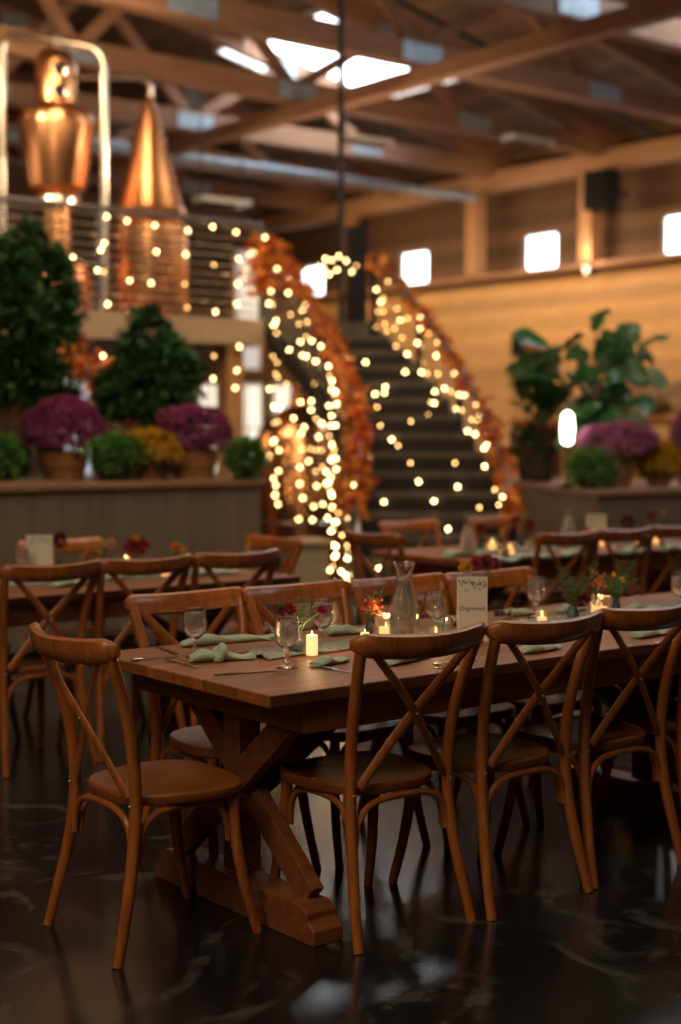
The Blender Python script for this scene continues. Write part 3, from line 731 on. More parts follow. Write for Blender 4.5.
# mums
def mum(px, pyc, rx, rz, Y, petal, label, pot='basket', potw=.18, n=260, zc=.2, purple=True):
    b = pot_base(px, Y); r = tag(empty('potted_mum', b), label, 'potted flowers', 'potted mums on the planter boxes')
    c, rad = pxblob(b, px, pyc, Y, rx, rz)
    n = int(n * 2.1); h = max(.1, c[2] - rad[2] * .75)
    m = MB().lathe([(0.01, 0), (potw * .78, 0), (potw, h), (potw * .9, h), (potw * .8, h * .7), (0.01, h * .7)], 16)
    m.build('pot' if pot == 'pot' else 'basket', M[pot], r)
    f = MB(); blob_leaves(f, (c[0], c[1], c[2] - rad[2] * .25), (rad[0] * .9, rad[1] * .9, rad[2] * .95), 420, .06, .03, .5); f.build('foliage', M['leafo'] if petal != 'leafb' else M['leafb'], r, smooth=False)
    if petal != 'leafb':
        fl = MB()
        for k in range(n):
            a = random.uniform(0, 2 * PI); zq = random.uniform(-.5, 1); rr_ = math.sqrt(max(0, 1 - zq * zq))
            d = Vector((math.cos(a) * rr_, math.sin(a) * rr_, zq))
            nz = 1 + .35 * noise.noise(d * 1.8 + b)
            p = Vector((c[0] + d.x * rad[0] * nz, c[1] + d.y * rad[1] * nz, c[2] + d.z * rad[2] * nz))
            for j in range(9):
                dd = (d + Vector((random.uniform(-.9, .9), random.uniform(-.9, .9), random.uniform(-.9, .9)))).normalized()
                fl.leaf(p, dd, (.1, .2, 1), .045, .024, .1)
        fl.build('blossoms', M[petal], r, smooth=False)['kind'] = 'stuff'
    else:
        fl = MB(); blob_leaves(fl, c, rad, 500, .05, .03, .7); fl.build('leaf_tips', M['leafb'], r, smooth=False)
    return r
mum(64, 430, 36, 28, 11.35, 'purple', 'purple mum spilling from a tilted wooden basket under the tall left tree', 'basket', .2, 300)
mum(194, 432, 34, 22, 11.5, 'purple', 'purple mum in a reddish basket near the right end of the left planter', 'basket', .2, 260)
mum(150, 451, 26, 18, 11.2, 'yellow', 'small yellow mum between the two purple mums on the left planter', 'basket', .12, 160)
mum(116, 453, 30, 18, 11.0, 'leafb', 'bright green mounded plant in a black pot beside the small yellow mum', 'pot', .15)
mum(246, 456, 20, 16, 11.3, 'leafb', 'small dark green plant in a black pot at the right end of the left planter', 'pot', .12)
mum(3, 456, 22, 20, 11.1, 'leafb', 'low green plant in a dark pot at the far left of the left planter', 'pot', .13)
mum(615, 442, 34, 17, 12.9, 'mauve', 'wide mauve mum on the right planter under the fig tree', 'basket', .17, 300)
mum(658, 461, 19, 16, 13.0, 'yellow', 'golden yellow mum beside the mauve one on the right planter', 'basket', .12, 160)
mum(592, 467, 26, 17, 12.55, 'leafb', 'bright green leafy plant at the angled corner of the right planter', 'pot', .14)
mum(690, 440, 16, 28, 13.2, 'mauve', 'purple flowers cut by the right edge of the photo', 'basket', .12, 140)
mum(530, 447, 20, 26, 14.4, 'leafo', 'dim dark green shrub at the left end of the right planter', 'pot', .12, 60)
# fiddle leaf fig
b = pot_base(600, 13.2); r = tag(empty('fiddle_leaf_fig', b), 'fiddle leaf fig tree with large glossy leaves on the right planter', 'tree')
MB().lathe([(.12, 0), (.17, .04), (.18, .25), (.16, .25), (.15, .2), (.01, .2)], 20).build('pot', M['pot'], r)
stems = [[(595, 470), (594, 420), (592, 380), (596, 335)], [(594, 430), (575, 400), (560, 375), (550, 350)], [(594, 425), (615, 400), (630, 375), (635, 350)], [(594, 400), (605, 375), (612, 355)]]
tb = MB(); lf = MB()
for s in stems:
    pts = [at(x, y, 13.2 + random.uniform(-.05, .05)) - b for x, y in s]; tb.tube(pts, [.018, .014, .011, .008][:len(pts)], 6)
    for j in range(1, len(pts)):
        for q in range(5):
            p = pts[j - 1].lerp(pts[j], random.random()); a = random.uniform(0, 2 * PI)
            d = Vector((math.cos(a), math.sin(a), random.uniform(-.1, 1.5)))
            Lf = random.uniform(.26, .42)
            # broad wavy leaf: own outline
            d.normalize(); up = Vector((random.uniform(-1, 1), random.uniform(-1, 1), .5)) - FW * .6; x = d.cross(up).normalized(); nn = x.cross(d)
            vs = []; fs = []; prof = [(0, .02), (.15, .16), (.35, .22), (.5, .2), (.7, .33), (.88, .28), (1, .05)]
            for t, w_ in prof:
                base_ = p + d * (.04 + Lf * t) - Vector((0, 0, 1)) * Lf * .22 * t * t
                for sgn in (-1, 0, 1): vs.append(base_ + x * sgn * w_ * Lf * 1.05 + nn * (abs(sgn) * .05 * Lf + .012 * math.sin(t * 14 + sgn)))
            for i in range(len(prof) - 1): fs += [(3 * i, 3 * i + 1, 3 * i + 4, 3 * i + 3), (3 * i + 1, 3 * i + 2, 3 * i + 5, 3 * i + 4)]
            lf.add(vs, fs)
tb.build('trunk', M['bark'], r); lf.build('foliage', M['fig'], r)
# round topiary plants, left end of right planter
tree(540, 14.3, [(537, 385, 26, 26, 1), (525, 375, 14, 18, .4), (549, 398, 18, 22, .4)], 'small dark round-headed tree left of the fig on the right planter', 700, pot=.14, cat='tree')
# lantern
b = pot_base(567, 12.75)
r = tag(empty('lantern', b), 'tall white glowing lamp standing among the plants on the right planter', 'lamp')
hz = at(567, 478, 12.75).z - b.z; k = 12.75 / F
MB().lathe([(.07, 0), (.07, .02), (.012, .04), (.012, at(567, 443, 12.75).z - b.z)], 16).build('stand', M['dark'], r)
MB().lathe([(.01, 0), (.045, .02), (.058, .14), (.045, .26), (.01, .29)], 18, c=(0, 0, at(567, 445, 12.75).z - b.z)).build('lamp_shade', M['lampglow'], r)

# ------------------------------------------------------------------ barrels, speakers on the right
def barrel(px, py, Y, label, rad=.3):
    p = at(px, py, Y); r = tag(empty('wooden_barrel', (p.x, p.y, p.z)), label, 'barrel', 'barrels on the rack by the right wall')
    pr_ = [(rad * .02, 0), (rad * .84, 0), (rad * .84, .03), (rad * .9, .03), (rad, .3), (rad * 1.04, .45), (rad, .6), (rad * .9, .87), (rad * .84, .87), (.02, .87)]
    m = MB().lathe(pr_, 28); o = m.build('staves', M['barrel'], r); o.rotation_euler = (0, PI / 2, 0)
    for z in (.08, .3, .6, .8):
        hp = MB().lathe([(rad * (.93 if z in (.08, .8) else 1.01), z - .02), (rad * (.95 if z in (.08, .8) else 1.03), z), (rad * (.93 if z in (.08, .8) else 1.01), z + .02)], 28).build('hoop', M['galv'], r); hp.rotation_euler = (0, PI / 2, 0)
Yb = lambda px: (15.0 - CX) / (ray(px, 400).x / ray(px, 400).dot(FW))
for px, lb in ((681, 'oak barrel lying on its side at the right edge, above the yellow mum'), (637, 'oak barrel lying on its side behind the fig tree leaves'), (594, 'oak barrel lying on its side, third from the right edge')):
    barrel(px, 397, Yb(px) - .6, lb, .27)
pz = at(650, 414, Yb(650)).z
rk = tag(empty('barrel_rack', (15.2, 10.5, 0)), 'dark wooden rack carrying the barrels along the right wall', 'rack', None)
MB().box((0, 0, at(637, 397, Yb(637) - .6).z - .36), (1.0, 6.6, .12)).build('shelf', M['tableleg'], rk, smooth=False)
for v in (-3.1, 0, 3.1): MB().box((0, v, (at(637, 397, Yb(637) - .6).z - .42) / 2), (.9, .12, at(637, 397, Yb(637) - .6).z - .42)).build('upright', M['tableleg'], rk, smooth=False)
def wallbox(name, px, py, u, size, m, label, cat):
    r_ = ray(px, py); k = (u - CX) / r_.x; p = C0 + r_ * k
    r = tag(empty(name, p), label, cat); MB().box((0, 0, 0), size).build('housing', m, r, smooth=False, bevel=.02)
    MB().box((-size[0] / 2 - .006, 0, 0), (.012, size[1] * .8, size[2] * .85)).build('grille', M['matte'], r, smooth=False)
    MB().bar((size[0] / 2, 0, 0), (16.02 - p.x, 0, 0), .06, .06).build('bracket', M['dark'], r, smooth=False)
    return p
wallbox('wall_speaker', 525, 347, 15.8, (.3, .42, .34), M['tableleg'], 'small brown speaker box mounted on the lit wood wall', 'speaker')
wallbox('wall_speaker', 601, 190, 15.4, (.3, .5, .6), M['matte'], 'black speaker mounted high beside the timber posts', 'speaker')
r_ = ray(586, 268); k = (15.55 - CX) / r_.x; p = C0 + r_ * k
r = tag(empty('wall_lamp', (15.55, p.y, p.z)), 'small warm uplight fixed at the wall ledge between bright windows', 'lamp')
MB().bar((0, 0, -.08), (.25, 0, -.08), .04, .04).build('bracket', M['dark'], r, smooth=False); MB().lathe([(.02, -.1), (.03, -.06), (.055, .02), (.045, .03), (.01, -.02)], 14).build('lamp_shade', M['softglow'], r)
lamp('ledge_light', 'POINT', (15.45, p.y, p.z + .25), 14, (1, .7, .4), .08)
# red-brown clutter below the mezzanine: a long table, red tool chest, green ladder
q = at(240, 420, 16.6); r = tag(empty('step_ladder', (q.x - 1.1, 13.3, 0), -.2), 'green leaning ladder seen through the lights below the mezzanine', 'ladder')
for s in (-.2, .2): MB().bar((s - .45, 0, 0), (s + .45, .15, 2.1), .05, .05).build('rail', M['green_metal'], r, smooth=False)
for i in range(6): z = .25 + .32 * i; x = -.45 + .9 * z / 2.1; MB().bar((x - .2, .15 * z / 2.1, z), (x + .2, .15 * z / 2.1, z), .03, .03).build('rung', M['green_metal'], r, smooth=False)
q = at(300, 430, 15.8); r = tag(empty('still_tank', (q.x, q.y, 0)), 'reddish copper tank on the floor behind the left stair lights', 'tank')
MB().lathe([(.01, 0), (.42, 0), (.48, .1), (.48, 1.4), (.38, 1.6), (.12, 1.75), (.08, 2.05), (.01, 2.05)], 28).build('body', M['copper'], r)
MB().lathe([(.49, .5), (.51, .52), (.49, .54)], 28).build('hoop', M['steel'], r); MB().lathe([(.49, 1.1), (.51, 1.12), (.49, 1.14)], 28).build('hoop', M['steel'], r)
r = tag(empty('tool_cabinet', (7.6, 13.2, 0)), 'dark red cabinet standing behind the curved stairs', 'cabinet')
MB().box((0, 0, .55), (.9, .5, 1.0)).build('body', M['redp'], r, smooth=False, bevel=.01)
for i in range(4): d_ = MB().box((0, -.26, .2 + .23 * i), (.82, .02, .2)).build('drawer', M['redp'], r, smooth=False); MB().box((0, -.285, .2 + .23 * i), (.3, .02, .02)).build('handle', M['steel'], d_, smooth=False)
for s in (-.38, .38): MB().box((s, 0, .025), (.06, .4, .05)).build('foot', M['dark'], r, smooth=False)

# ================================================================== TABLES
TZ = .765
def make_table():
    """farm table 2.44 x 1.0, origin at the near-left corner on the floor"""
    r = empty('farm_table'); L, W = 2.44, 1.0
    MB().box((L / 2, W / 2, TZ - .018), (L - .004, W, .036)).build('tabletop', M['tabletop'], r, smooth=False, bevel=.004)
    a = MB(); i0 = .15; j0 = .05; h = .095; z = TZ - .036 - h / 2
    for y in (j0, W - j0): a.box((L / 2, y, z), (L - 2 * i0, .03, h))
    for x in (i0 + .015, L - i0 - .015): a.box((x, W / 2, z), (.03, W - 2 * j0 - .03, h))
    a.build('apron', M['tableleg'], r, smooth=False, bevel=.002)
    for x in (.25, L - .25):
        t = MB()
        poly = [(.06, 0), (.06, .045), (.09, .07), (.09, .09), (.13, .11), (.87, .11), (.91, .09), (.91, .07), (.94, .045), (.94, 0)]
        n = len(poly); vs = [(x - .055, y, z_) for y, z_ in poly] + [(x + .055, y, z_) for y, z_ in poly]
        t.add(vs, [tuple(range(n)), tuple(range(2 * n - 1, n - 1, -1))] + [(i, n + i, n + (i + 1) % n, (i + 1) % n) for i in range(n)]); t.build('sled_foot', M['tableleg'], r, smooth=False, bevel=.004)
        MB().box((x, .5, TZ - .036 - .04), (.09, .78, .08)).build('cleat', M['tableleg'], r, smooth=False, bevel=.003)
        MB().bar((x + .02, .16, .11), (x + .02, .82, TZ - .10), .045, .085, up=(0, 1, 0)).build('brace', M['tableleg'], r, smooth=False, bevel=.003)
        MB().bar((x - .02, .84, .11), (x - .02, .18, TZ - .10), .045, .085, up=(0, 1, 0)).build('brace', M['tableleg'], r, smooth=False, bevel=.003)
        MB().box((x, .5, .39), (.08, .09, .54)).build('centre_post', M['tableleg'], r, smooth=False, bevel=.003)
    for q in (1, -1):
        xa = .25 if q > 0 else L - .25; MB().bar((xa + q * .04, .5, .36), (xa + q * .62, .5, TZ - .04), .05, .07).build('long_brace', M['tableleg'], r, smooth=False, bevel=.003)
    MB().box((L / 2, .5, TZ - .06), (L - .9, .07, .045)).build('centre_rail', M['tableleg'], r, smooth=False)
    return r
table = make_table(); tused = []
def put_table(x, y, label, rz=0):
    t = proto_place(table, (x, y, 0), rz, tused); tag(t, label, 'table', 'wooden farm tables'); return t
TX, TY = -.07, -.09
put_table(TX, TY, 'nearest wooden farm table with crossed legs, its corner facing the camera')
put_table(TX + 2.44, TY, 'farm table joined end to end beyond the nearest one, running off at right')
LU = -.44; LV = 2.53
put_table(LU, LV, 'farm table in the second row at left, before the long planter')
RU = 3.25; RV = 2.50
put_table(RU, RV, 'farm table in the back row at right, behind the carafe and fern posies')
put_table(RU + 2.44, RV, 'farm table extending the back row past the right edge')

# ------------------------------------------------------------------ chair
def bez(pts, n=10):
    pts = [Vector(p) for p in pts]; out = []; m = len(pts) - 1
    for i in range(n + 1):
        t = i / n * m; j = min(int(t), m - 1); f = t - j
        p0, p1, p2, p3 = pts[max(j - 1, 0)], pts[j], pts[j + 1], pts[min(j + 2, m)]
        out.append(.5 * ((2 * p1) + (p2 - p0) * f + (2 * p0 - 5 * p1 + 4 * p2 - p3) * f * f + (3 * p1 - p0 - 3 * p2 + p3) * f ** 3))
    return out
def make_chair():
    r = empty('crossback_chair')
    # seat outline, faces +y
    def outline(k=1.0):
        o = []
        for i in range(40):
            a = 2 * PI * i / 40; c, s_ = math.cos(a), math.sin(a)
            e = 2 / 3.2; x = abs(c) ** e * (1 if c > 0 else -1); y = abs(s_) ** e * (1 if s_ > 0 else -1)
            w = .213 + .015 * y
            if y < 0: w -= .018 * (-y)
            o.append((x * w * k, y * .205 * k + .01))
        return o
    m = MB(); o1 = outline(1.0); o2 = outline(.97); o3 = outline(.80)
    n = len(o1); vs = [(x, y, .424) for x, y in o2] + [(x, y, .432) for x, y in o1] + [(x, y, .450) for x, y in o1] + [(x, y, .457) for x, y in o2] + [(x, y, .452) for x, y in o3] + [(0, .01, .448)]
    fs = [tuple(range(n - 1, -1, -1))]
    for l in range(4):
        for i in range(n): fs.append((l * n + i, l * n + (i + 1) % n, (l + 1) * n + (i + 1) % n, (l + 1) * n + i))
    for i in range(n): fs.append((4 * n + i, 4 * n + (i + 1) % n, 5 * n))
    m.add(vs, fs); m.build('seat', M['seat'], r)
    for s in (-1, 1):
        pts = bez([(s * .222, -.262, 0), (s * .212, -.232, .12), (s * .196, -.198, .28), (s * .190, -.183, .44), (s * .194, -.195, .60), (s * .208, -.231, .75), (s * .226, -.279, .884)], 18)
        MB().tube(pts, [.0155 + .003 * min(1, i / 6) for i in range(19)], 10).build('rear_leg', M['chair'], r)
        pts = bez([(s * .205, .215, 0), (s * .192, .18, .14), (s * .178, .155, .3), (s * .172, .15, .43)], 10)
        MB().tube(pts, [.0145 + .004 * min(1, i / 6) for i in range(11)], 10).build('front_leg', M['chair'], r)
    # top rail: wide bent board, concave to the sitter
    N_ = 18; vs = []; fs = []
    sec = [(-1, 0), (-.8, .9), (0, 1.15), (.8, .9), (1, 0), (.8, -.9), (0, -1.15), (-.8, -.9)]
    for i in range(N_ + 1):
        t = -1 + 2 * i / N_; x = t * .256; y = -.268 - .068 * (1 - t * t) - .004
        e = (1 - abs(t) ** 22) ** .5; hh = (.036 + .002 * (1 - t * t)) * max(e, .45); th = .018 * max(e, .5)
        zc = .893 - .016 * (1 - t * t)
        # local frame: tilt back
        for (a, b_) in sec:
            vs.append((x, y + b_ * th - a * hh * .18, zc + a * hh))
    ns = len(sec)
    for i in range(N_):
        for k_ in range(ns): fs.append((i * ns + k_, i * ns + (k_ + 1) % ns, (i + 1) * ns + (k_ + 1) % ns, (i + 1) * ns + k_))
    fs.append(tuple(range(ns - 1, -1, -1))); fs.append(tuple(N_ * ns + k_ for k_ in range(ns)))
    MB().add(vs, fs).build('backrest', M['chair'], r, ang=60)
    # crossing slats
    for s in (-1, 1):
        pts = bez([(s * .196, -.292, .874), (s * .098, -.272 + (.004 if s > 0 else -.006), .77), (0, -.246 + (.005 if s > 0 else -.007), .665), (-s * .085, -.218 + (.003 if s > 0 else -.004), .56), (-s * .165, -.194, .455)], 14)
        MB().tube(pts, .0155, 8, flat=.38, up=None).build('cross_slat', M['chair'], r)
    # bent arches below the seat
    def arch(a, b, z0=.285, z1=.412):
        a = Vector(a); b = Vector(b); pts = []
        for i in range(17):
            t = i / 16; q = abs(2 * t - 1); z = z0 + (z1 - z0) * (1 - q ** 2.6)
            tt = .5 - .5 * math.copysign(abs(math.cos(PI * t)) ** .8, math.cos(PI * t))
            p = a.lerp(b, tt); pts.append((p.x, p.y, z))
        return MB().tube(pts, .0105, 8)
    arch((-.178, -.19, 0), (.178, -.19, 0)).build('arch_brace', M['chair'], r)
    arch((-.165, .148, 0), (.165, .148, 0)).build('arch_brace', M['chair'], r)
    for s in (-1, 1): arch((s * .183, -.17, 0), (s * .172, .135, 0)).build('arch_brace', M['chair'], r)
    for s in (-1, 1):
        MB().ball((s * .190, -.203, .437), .006, 8, 6, (1, .6, 1)).build('bolt', M['bolt'], r)
        MB().ball((s * .200, -.315, .884), .0055, 8, 6, (1, .6, 1)).build('bolt', M['bolt'], r)
    MB().ball((0, -.262, .665), .0055, 8, 6, (1, .6, 1)).build('bolt', M['bolt'], r)
    return r
chair = make_chair(); cused = []
def put_chair(x, y, rz, label, group='crossback chairs'):
    c = proto_place(chair, (x, y, 0), rz, cused); tag(c, label, 'chair', group); return c
FV = .100   # chair origin inside the table edge
G1 = 'crossback chairs at the nearest table'
put_chair(.422, .117, 0, 'wooden crossback chair in sharp focus, first on the near side of the nearest table', G1)
put_chair(.915, .09, math.radians(1.0), 'crossback chair second along the near side, right of the sharpest one', G1)
put_chair(1.405, FV, math.radians(-1), 'crossback chair third along the near side, before the fern posies', G1)
put_chair(1.90, FV, 0, 'crossback chair fourth along the near side, mostly cut by the right edge', G1)
put_chair(-.128, .398, math.radians(-92), 'crossback chair alone at the left end of the nearest table', G1)
for u, lb in ((.40, 'crossback chair across the nearest table behind the leftmost goblet'), (.87, 'crossback chair across the nearest table behind the red blossom posy'),
              (1.345, 'crossback chair across the nearest table behind the glass carafe'), (1.80, 'crossback chair across the nearest table behind the name card')):
    put_chair(u, .79 - .07 * (u - .4), PI + math.radians(random.uniform(-2, 2)), lb, G1)
G2 = 'crossback chairs at the second row table'
for u, lb in ((.08, 'blurred chair on the near side of the second row table, cut by the left edge'), (.57, 'blurred chair on the near side of the second row table, below the white card'),
              (1.06, 'blurred chair on the near side of the second row table, middle one'), (1.56, 'blurred chair on the near side of the second row table, nearest its right end')):
    put_chair(u, LV + .19, math.radians(random.uniform(-2, 2)), lb, G2)
for u, lb in ((.55, 'blurred chair on the planter side of the second row table, behind the white card'), (1.25, 'blurred chair on the planter side of the second row table, behind the burgundy flowers'),):
    put_chair(u, LV + 1 - .17, PI, lb, G2)
put_chair(1.93, LV + .52, PI / 2, 'blurred chair at the right end of the second row table', G2)
G3 = 'crossback chairs at the back row table'
for u, lb in ((3.84, 'far blurred chair on the near side of the back row table, first from its left'), (4.32, 'far blurred chair on the near side of the back row table, second from its left'),
              (4.80, 'far blurred chair on the near side of the back row table, at the right edge'), ):
    put_chair(u - .05, RV + .17, 0, lb, G3)
put_chair(3.18, RV + .55, math.radians(-90), 'far blurred chair at the left end of the back row table', G3)
for u, lb in ((3.75, 'far chair on the planter side of the back row table, nearest the stairs'), (4.5, 'far chair on the planter side of the back row table, below the fig tree')):
    put_chair(u, RV + 1 - .07, PI, lb, G3)

# ------------------------------------------------------------------ table things
def make_goblet():
    r = empty('water_goblet')
    MB().lathe([(.001, .0), (.031, 0), (.032, .002), (.018, .005), (.006, .009), (.0045, .014), (.008, .022), (.0085, .027), (.0048, .034), (.005, .048), (.012, .055), (.024, .064), (.033, .078), (.0365, .098), (.0355, .125), (.0325, .152), (.0312, .1525), (.0340, .125), (.0350, .098), (.0315, .079), (.022, .066), (.010, .0585), (.001, .0575)], 28).build('glass', M['frost'], r)
    MB().lathe([(.001, .0595), (.010, .0605), (.0215, .068), (.0305, .0805), (.0338, .098), (.0332, .118), (.031, .134), (.001, .134)], 24).build('water', M['water'], r)
    return r
def make_tumbler():
    r = empty('glass_tumbler')
    MB().lathe([(.001, 0), (.030, 0), (.033, .004), (.034, .088), (.032, .089), (.0315, .012), (.001, .010)], 28).build('glass', M['frost'], r)
    MB().lathe([(.001, .0112), (.0305, .0125), (.0312, .062), (.001, .062)], 24).build('water', M['water'], r)
    return r
def flame(mb_parent, z, s=1.0):
    f = MB().lathe([(.0006 * s, 0), (.0045 * s, .006 * s), (.005 * s, .011 * s), (.003 * s, .019 * s), (.0005 * s, .027 * s)], 10, c=(0, 0, z)); return f.build('flame', M['flame'], mb_parent)
def make_pillar():
    r = empty('pillar_candle')
    b = MB().lathe([(.001, 0), (.018, 0), (.0185, .003), (.0185, .062), (.0165, .065), (.012, .061), (.001, .060)], 20).build('wax', M['wax'], r)
    MB().tube([(0, 0, .058), (.001, 0, .069)], .0008, 5).build('wick', M['wire'], r); flame(r, .0665, .45); return r
def make_votive():
    r = empty('votive_candle')
    MB().lathe([(.001, 0), (.022, 0), (.026, .006), (.0275, .058), (.026, .059), (.0245, .009), (.001, .007)], 24).build('glass_holder', M['votive'], r)
    MB().lathe([(.001, .009), (.019, .009), (.0192, .034), (.001, .034)], 16).build('wax', M['wax'], r); flame(r, .034, .9); return r
def make_jar():
    r = empty('candle_glass')
    MB().lathe([(.001, 0), (.036, 0), (.040, .005), (.041, .088), (.039, .0895), (.0385, .011), (.001, .009)], 28).build('glass_holder', M['votive'], r)
    MB().lathe([(.001, .0115), (.024, .0115), (.0245, .048), (.001, .048)], 18).build('wax', M['wax'], r); flame(r, .048, .6); return r
def make_carafe():
    r = empty('glass_carafe')
    MB().lathe([(.001, 0), (.044, 0), (.047, .006), (.048, .05), (.0475, .09), (.040, .13), (.028, .165), (.0245, .19), (.026, .215), (.034, .238), (.036, .243), (.034, .2435), (.0235, .215), (.0222, .19), (.0258, .165), (.038, .129), (.0455, .09), (.046, .05), (.045, .012), (.001, .010)], 32).build('glass', M['frost'], r)
    MB().lathe([(.001, .0115), (.0440, .013), (.0448, .05), (.0442, .09), (.0368, .128), (.0247, .165), (.0215, .185), (.001, .185)], 28).build('water', M['water'], r)
    return r
PROT = {'goblet': make_goblet(), 'tumbler': make_tumbler(), 'pillar': make_pillar(), 'votive': make_votive(), 'jar': make_jar(), 'carafe': make_carafe()}
PU_ = {k: [] for k in PROT}
GN = {'goblet': ('goblet', 'stemmed water goblets'), 'tumbler': ('glass', 'short water tumblers'), 'pillar': ('candle', 'lit pillar candles'), 'votive': ('candle', 'lit votive candles'), 'jar': ('candle', 'candles in tall glasses'), 'carafe': ('carafe', 'glass water carafes')}
def put(kind, px, py, label, sc=1.0, z=TZ):
    p = P(px, py, z); p.z += .0005
    o = proto_place(PROT[kind], p, random.uniform(0, 6), PU_[kind], sc); tag(o, label, GN[kind][0], GN[kind][1]); return p
put('goblet', 195, 657, 'leftmost stemmed water goblet, on the corner setting of the nearest table', 1.07)
put('goblet', 287, 668, 'stemmed water goblet nearest the camera, left of the pillar candle', 1.07)
put('goblet', 322, 646, 'water goblet behind the pillar candle beside a red blossom', 1.07)
put('goblet', 435, 636, 'water goblet right of the carafe', 1.07)
put('goblet', 536, 618, 'water goblet behind the amber votive, right of the name card', 1.07)
put('goblet', 680, 612, 'water goblet cut by the right edge of the photo', 1.07)
put('tumbler', 503, 634, 'short iced water tumbler right of the name card', 1.0)
put('jar', 386, 640, 'glowing candle in a wide glass just left of the carafe')
put('jar', 601, 618, 'candle in a tall glass between the fern posies', .95)
put('carafe', 404, 641, 'tall clear glass carafe of water on the nearest table', 1.13)
put('pillar', 312, 655, 'lit pale pillar candle beside the textured vase', 1.0)
put('votive', 436, 643, 'small lit votive in front of the goblet by the carafe', .9)
put('votive', 542, 625, 'amber lit votive in front of the second posy', .9)
put('pillar', 365, 648, 'pale pillar candle half hidden behind the sharpest chair', .8)
for px, py, e in ((312, 628, .5), (386, 622, .9), (601, 604, .5), (542, 612, .35), (436, 630, .3)):
    p = P(px, {312: 655, 386: 640, 601: 618, 542: 625, 436: 641}[px], TZ)
    lamp('candle_light', 'POINT', (p.x, p.y, TZ + .085), e, (1, .55, .22), .01)
# shaker
p = P(448, 639, TZ); r = tag(empty('salt_shaker', p), 'small glass shaker with a metal lid beside the name card', 'shaker')
MB().lathe([(.001, 0), (.016, 0), (.018, .004), (.016, .05), (.014, .058), (.001, .058)], 16).build('glass', M['frost'], r); MB().lathe([(.0165, .058), (.017, .066), (.013, .078), (.001, .08)], 16).build('lid', M['cutlery'], r)

# name cards
def card(p, w, h, label, word=None, yaw=0):
    r = tag(empty('name_card', p, CAMYAW + yaw), label, 'card', 'table name cards')
    MB().box((0, 0, .006 + h / 2), (w, .004, h)).build('card_panel', M['card'], r, smooth=False)
    MB().box((0, .004, .004), (w * .7, .035, .008)).build('stand', M['tableleg'], r, smooth=False)
    lf = MB()
    for i in range(34 if word else 18):
        x = random.uniform(-.44, .44) * w; z = h * (1 - abs(random.gauss(0, .08)) - .03) - (.0 if abs(x) > w * .2 else -.01 * h)
        a = random.uniform(0, 2 * PI); L_ = w * .065; W_ = L_ * .42
        z = min(z, h - L_); x = max(-w / 2 + L_, min(w / 2 - L_, x))
        d = Vector((math.cos(a), 0, math.sin(a))); q = Vector((-d.z, 0, d.x))
        c = Vector((x, -.0028, z)); lf.add([c - d * L_, c + q * W_, c + d * L_, c - q * W_], [(0, 1, 2, 3)])
    lf.build('printed_leaves', M['inkleaf'], r, smooth=False)
    if word:
        cu = bpy.data.curves.new('lettering', 'FONT'); cu.body = word; cu.size = w * .205; cu.align_x = 'CENTER'; cu.align_y = 'CENTER'; cu.extrude = .0002
        tmp = bpy.data.objects.new('tmp', cu); COL.objects.link(tmp); bpy.context.view_layer.update()
        me = bpy.data.meshes.new_from_object(tmp.evaluated_get(bpy.context.evaluated_depsgraph_get())); bpy.data.objects.remove(tmp)
        me.materials.clear(); me.materials.append(M['ink'])
        o = bpy.data.objects.new('lettering', me); COL.objects.link(o); o.parent = r; o.location = (0, -.0028, h * .54); o.rotation_euler = (PI / 2, 0, 0)
    return r
pc = P(472, 643, TZ); k = mpp(pc)
card(pc, 31 * k, 65 * k, 'upright cream card reading Dogwood under burgundy and yellow flowers', 'Dogwood', math.radians(6))

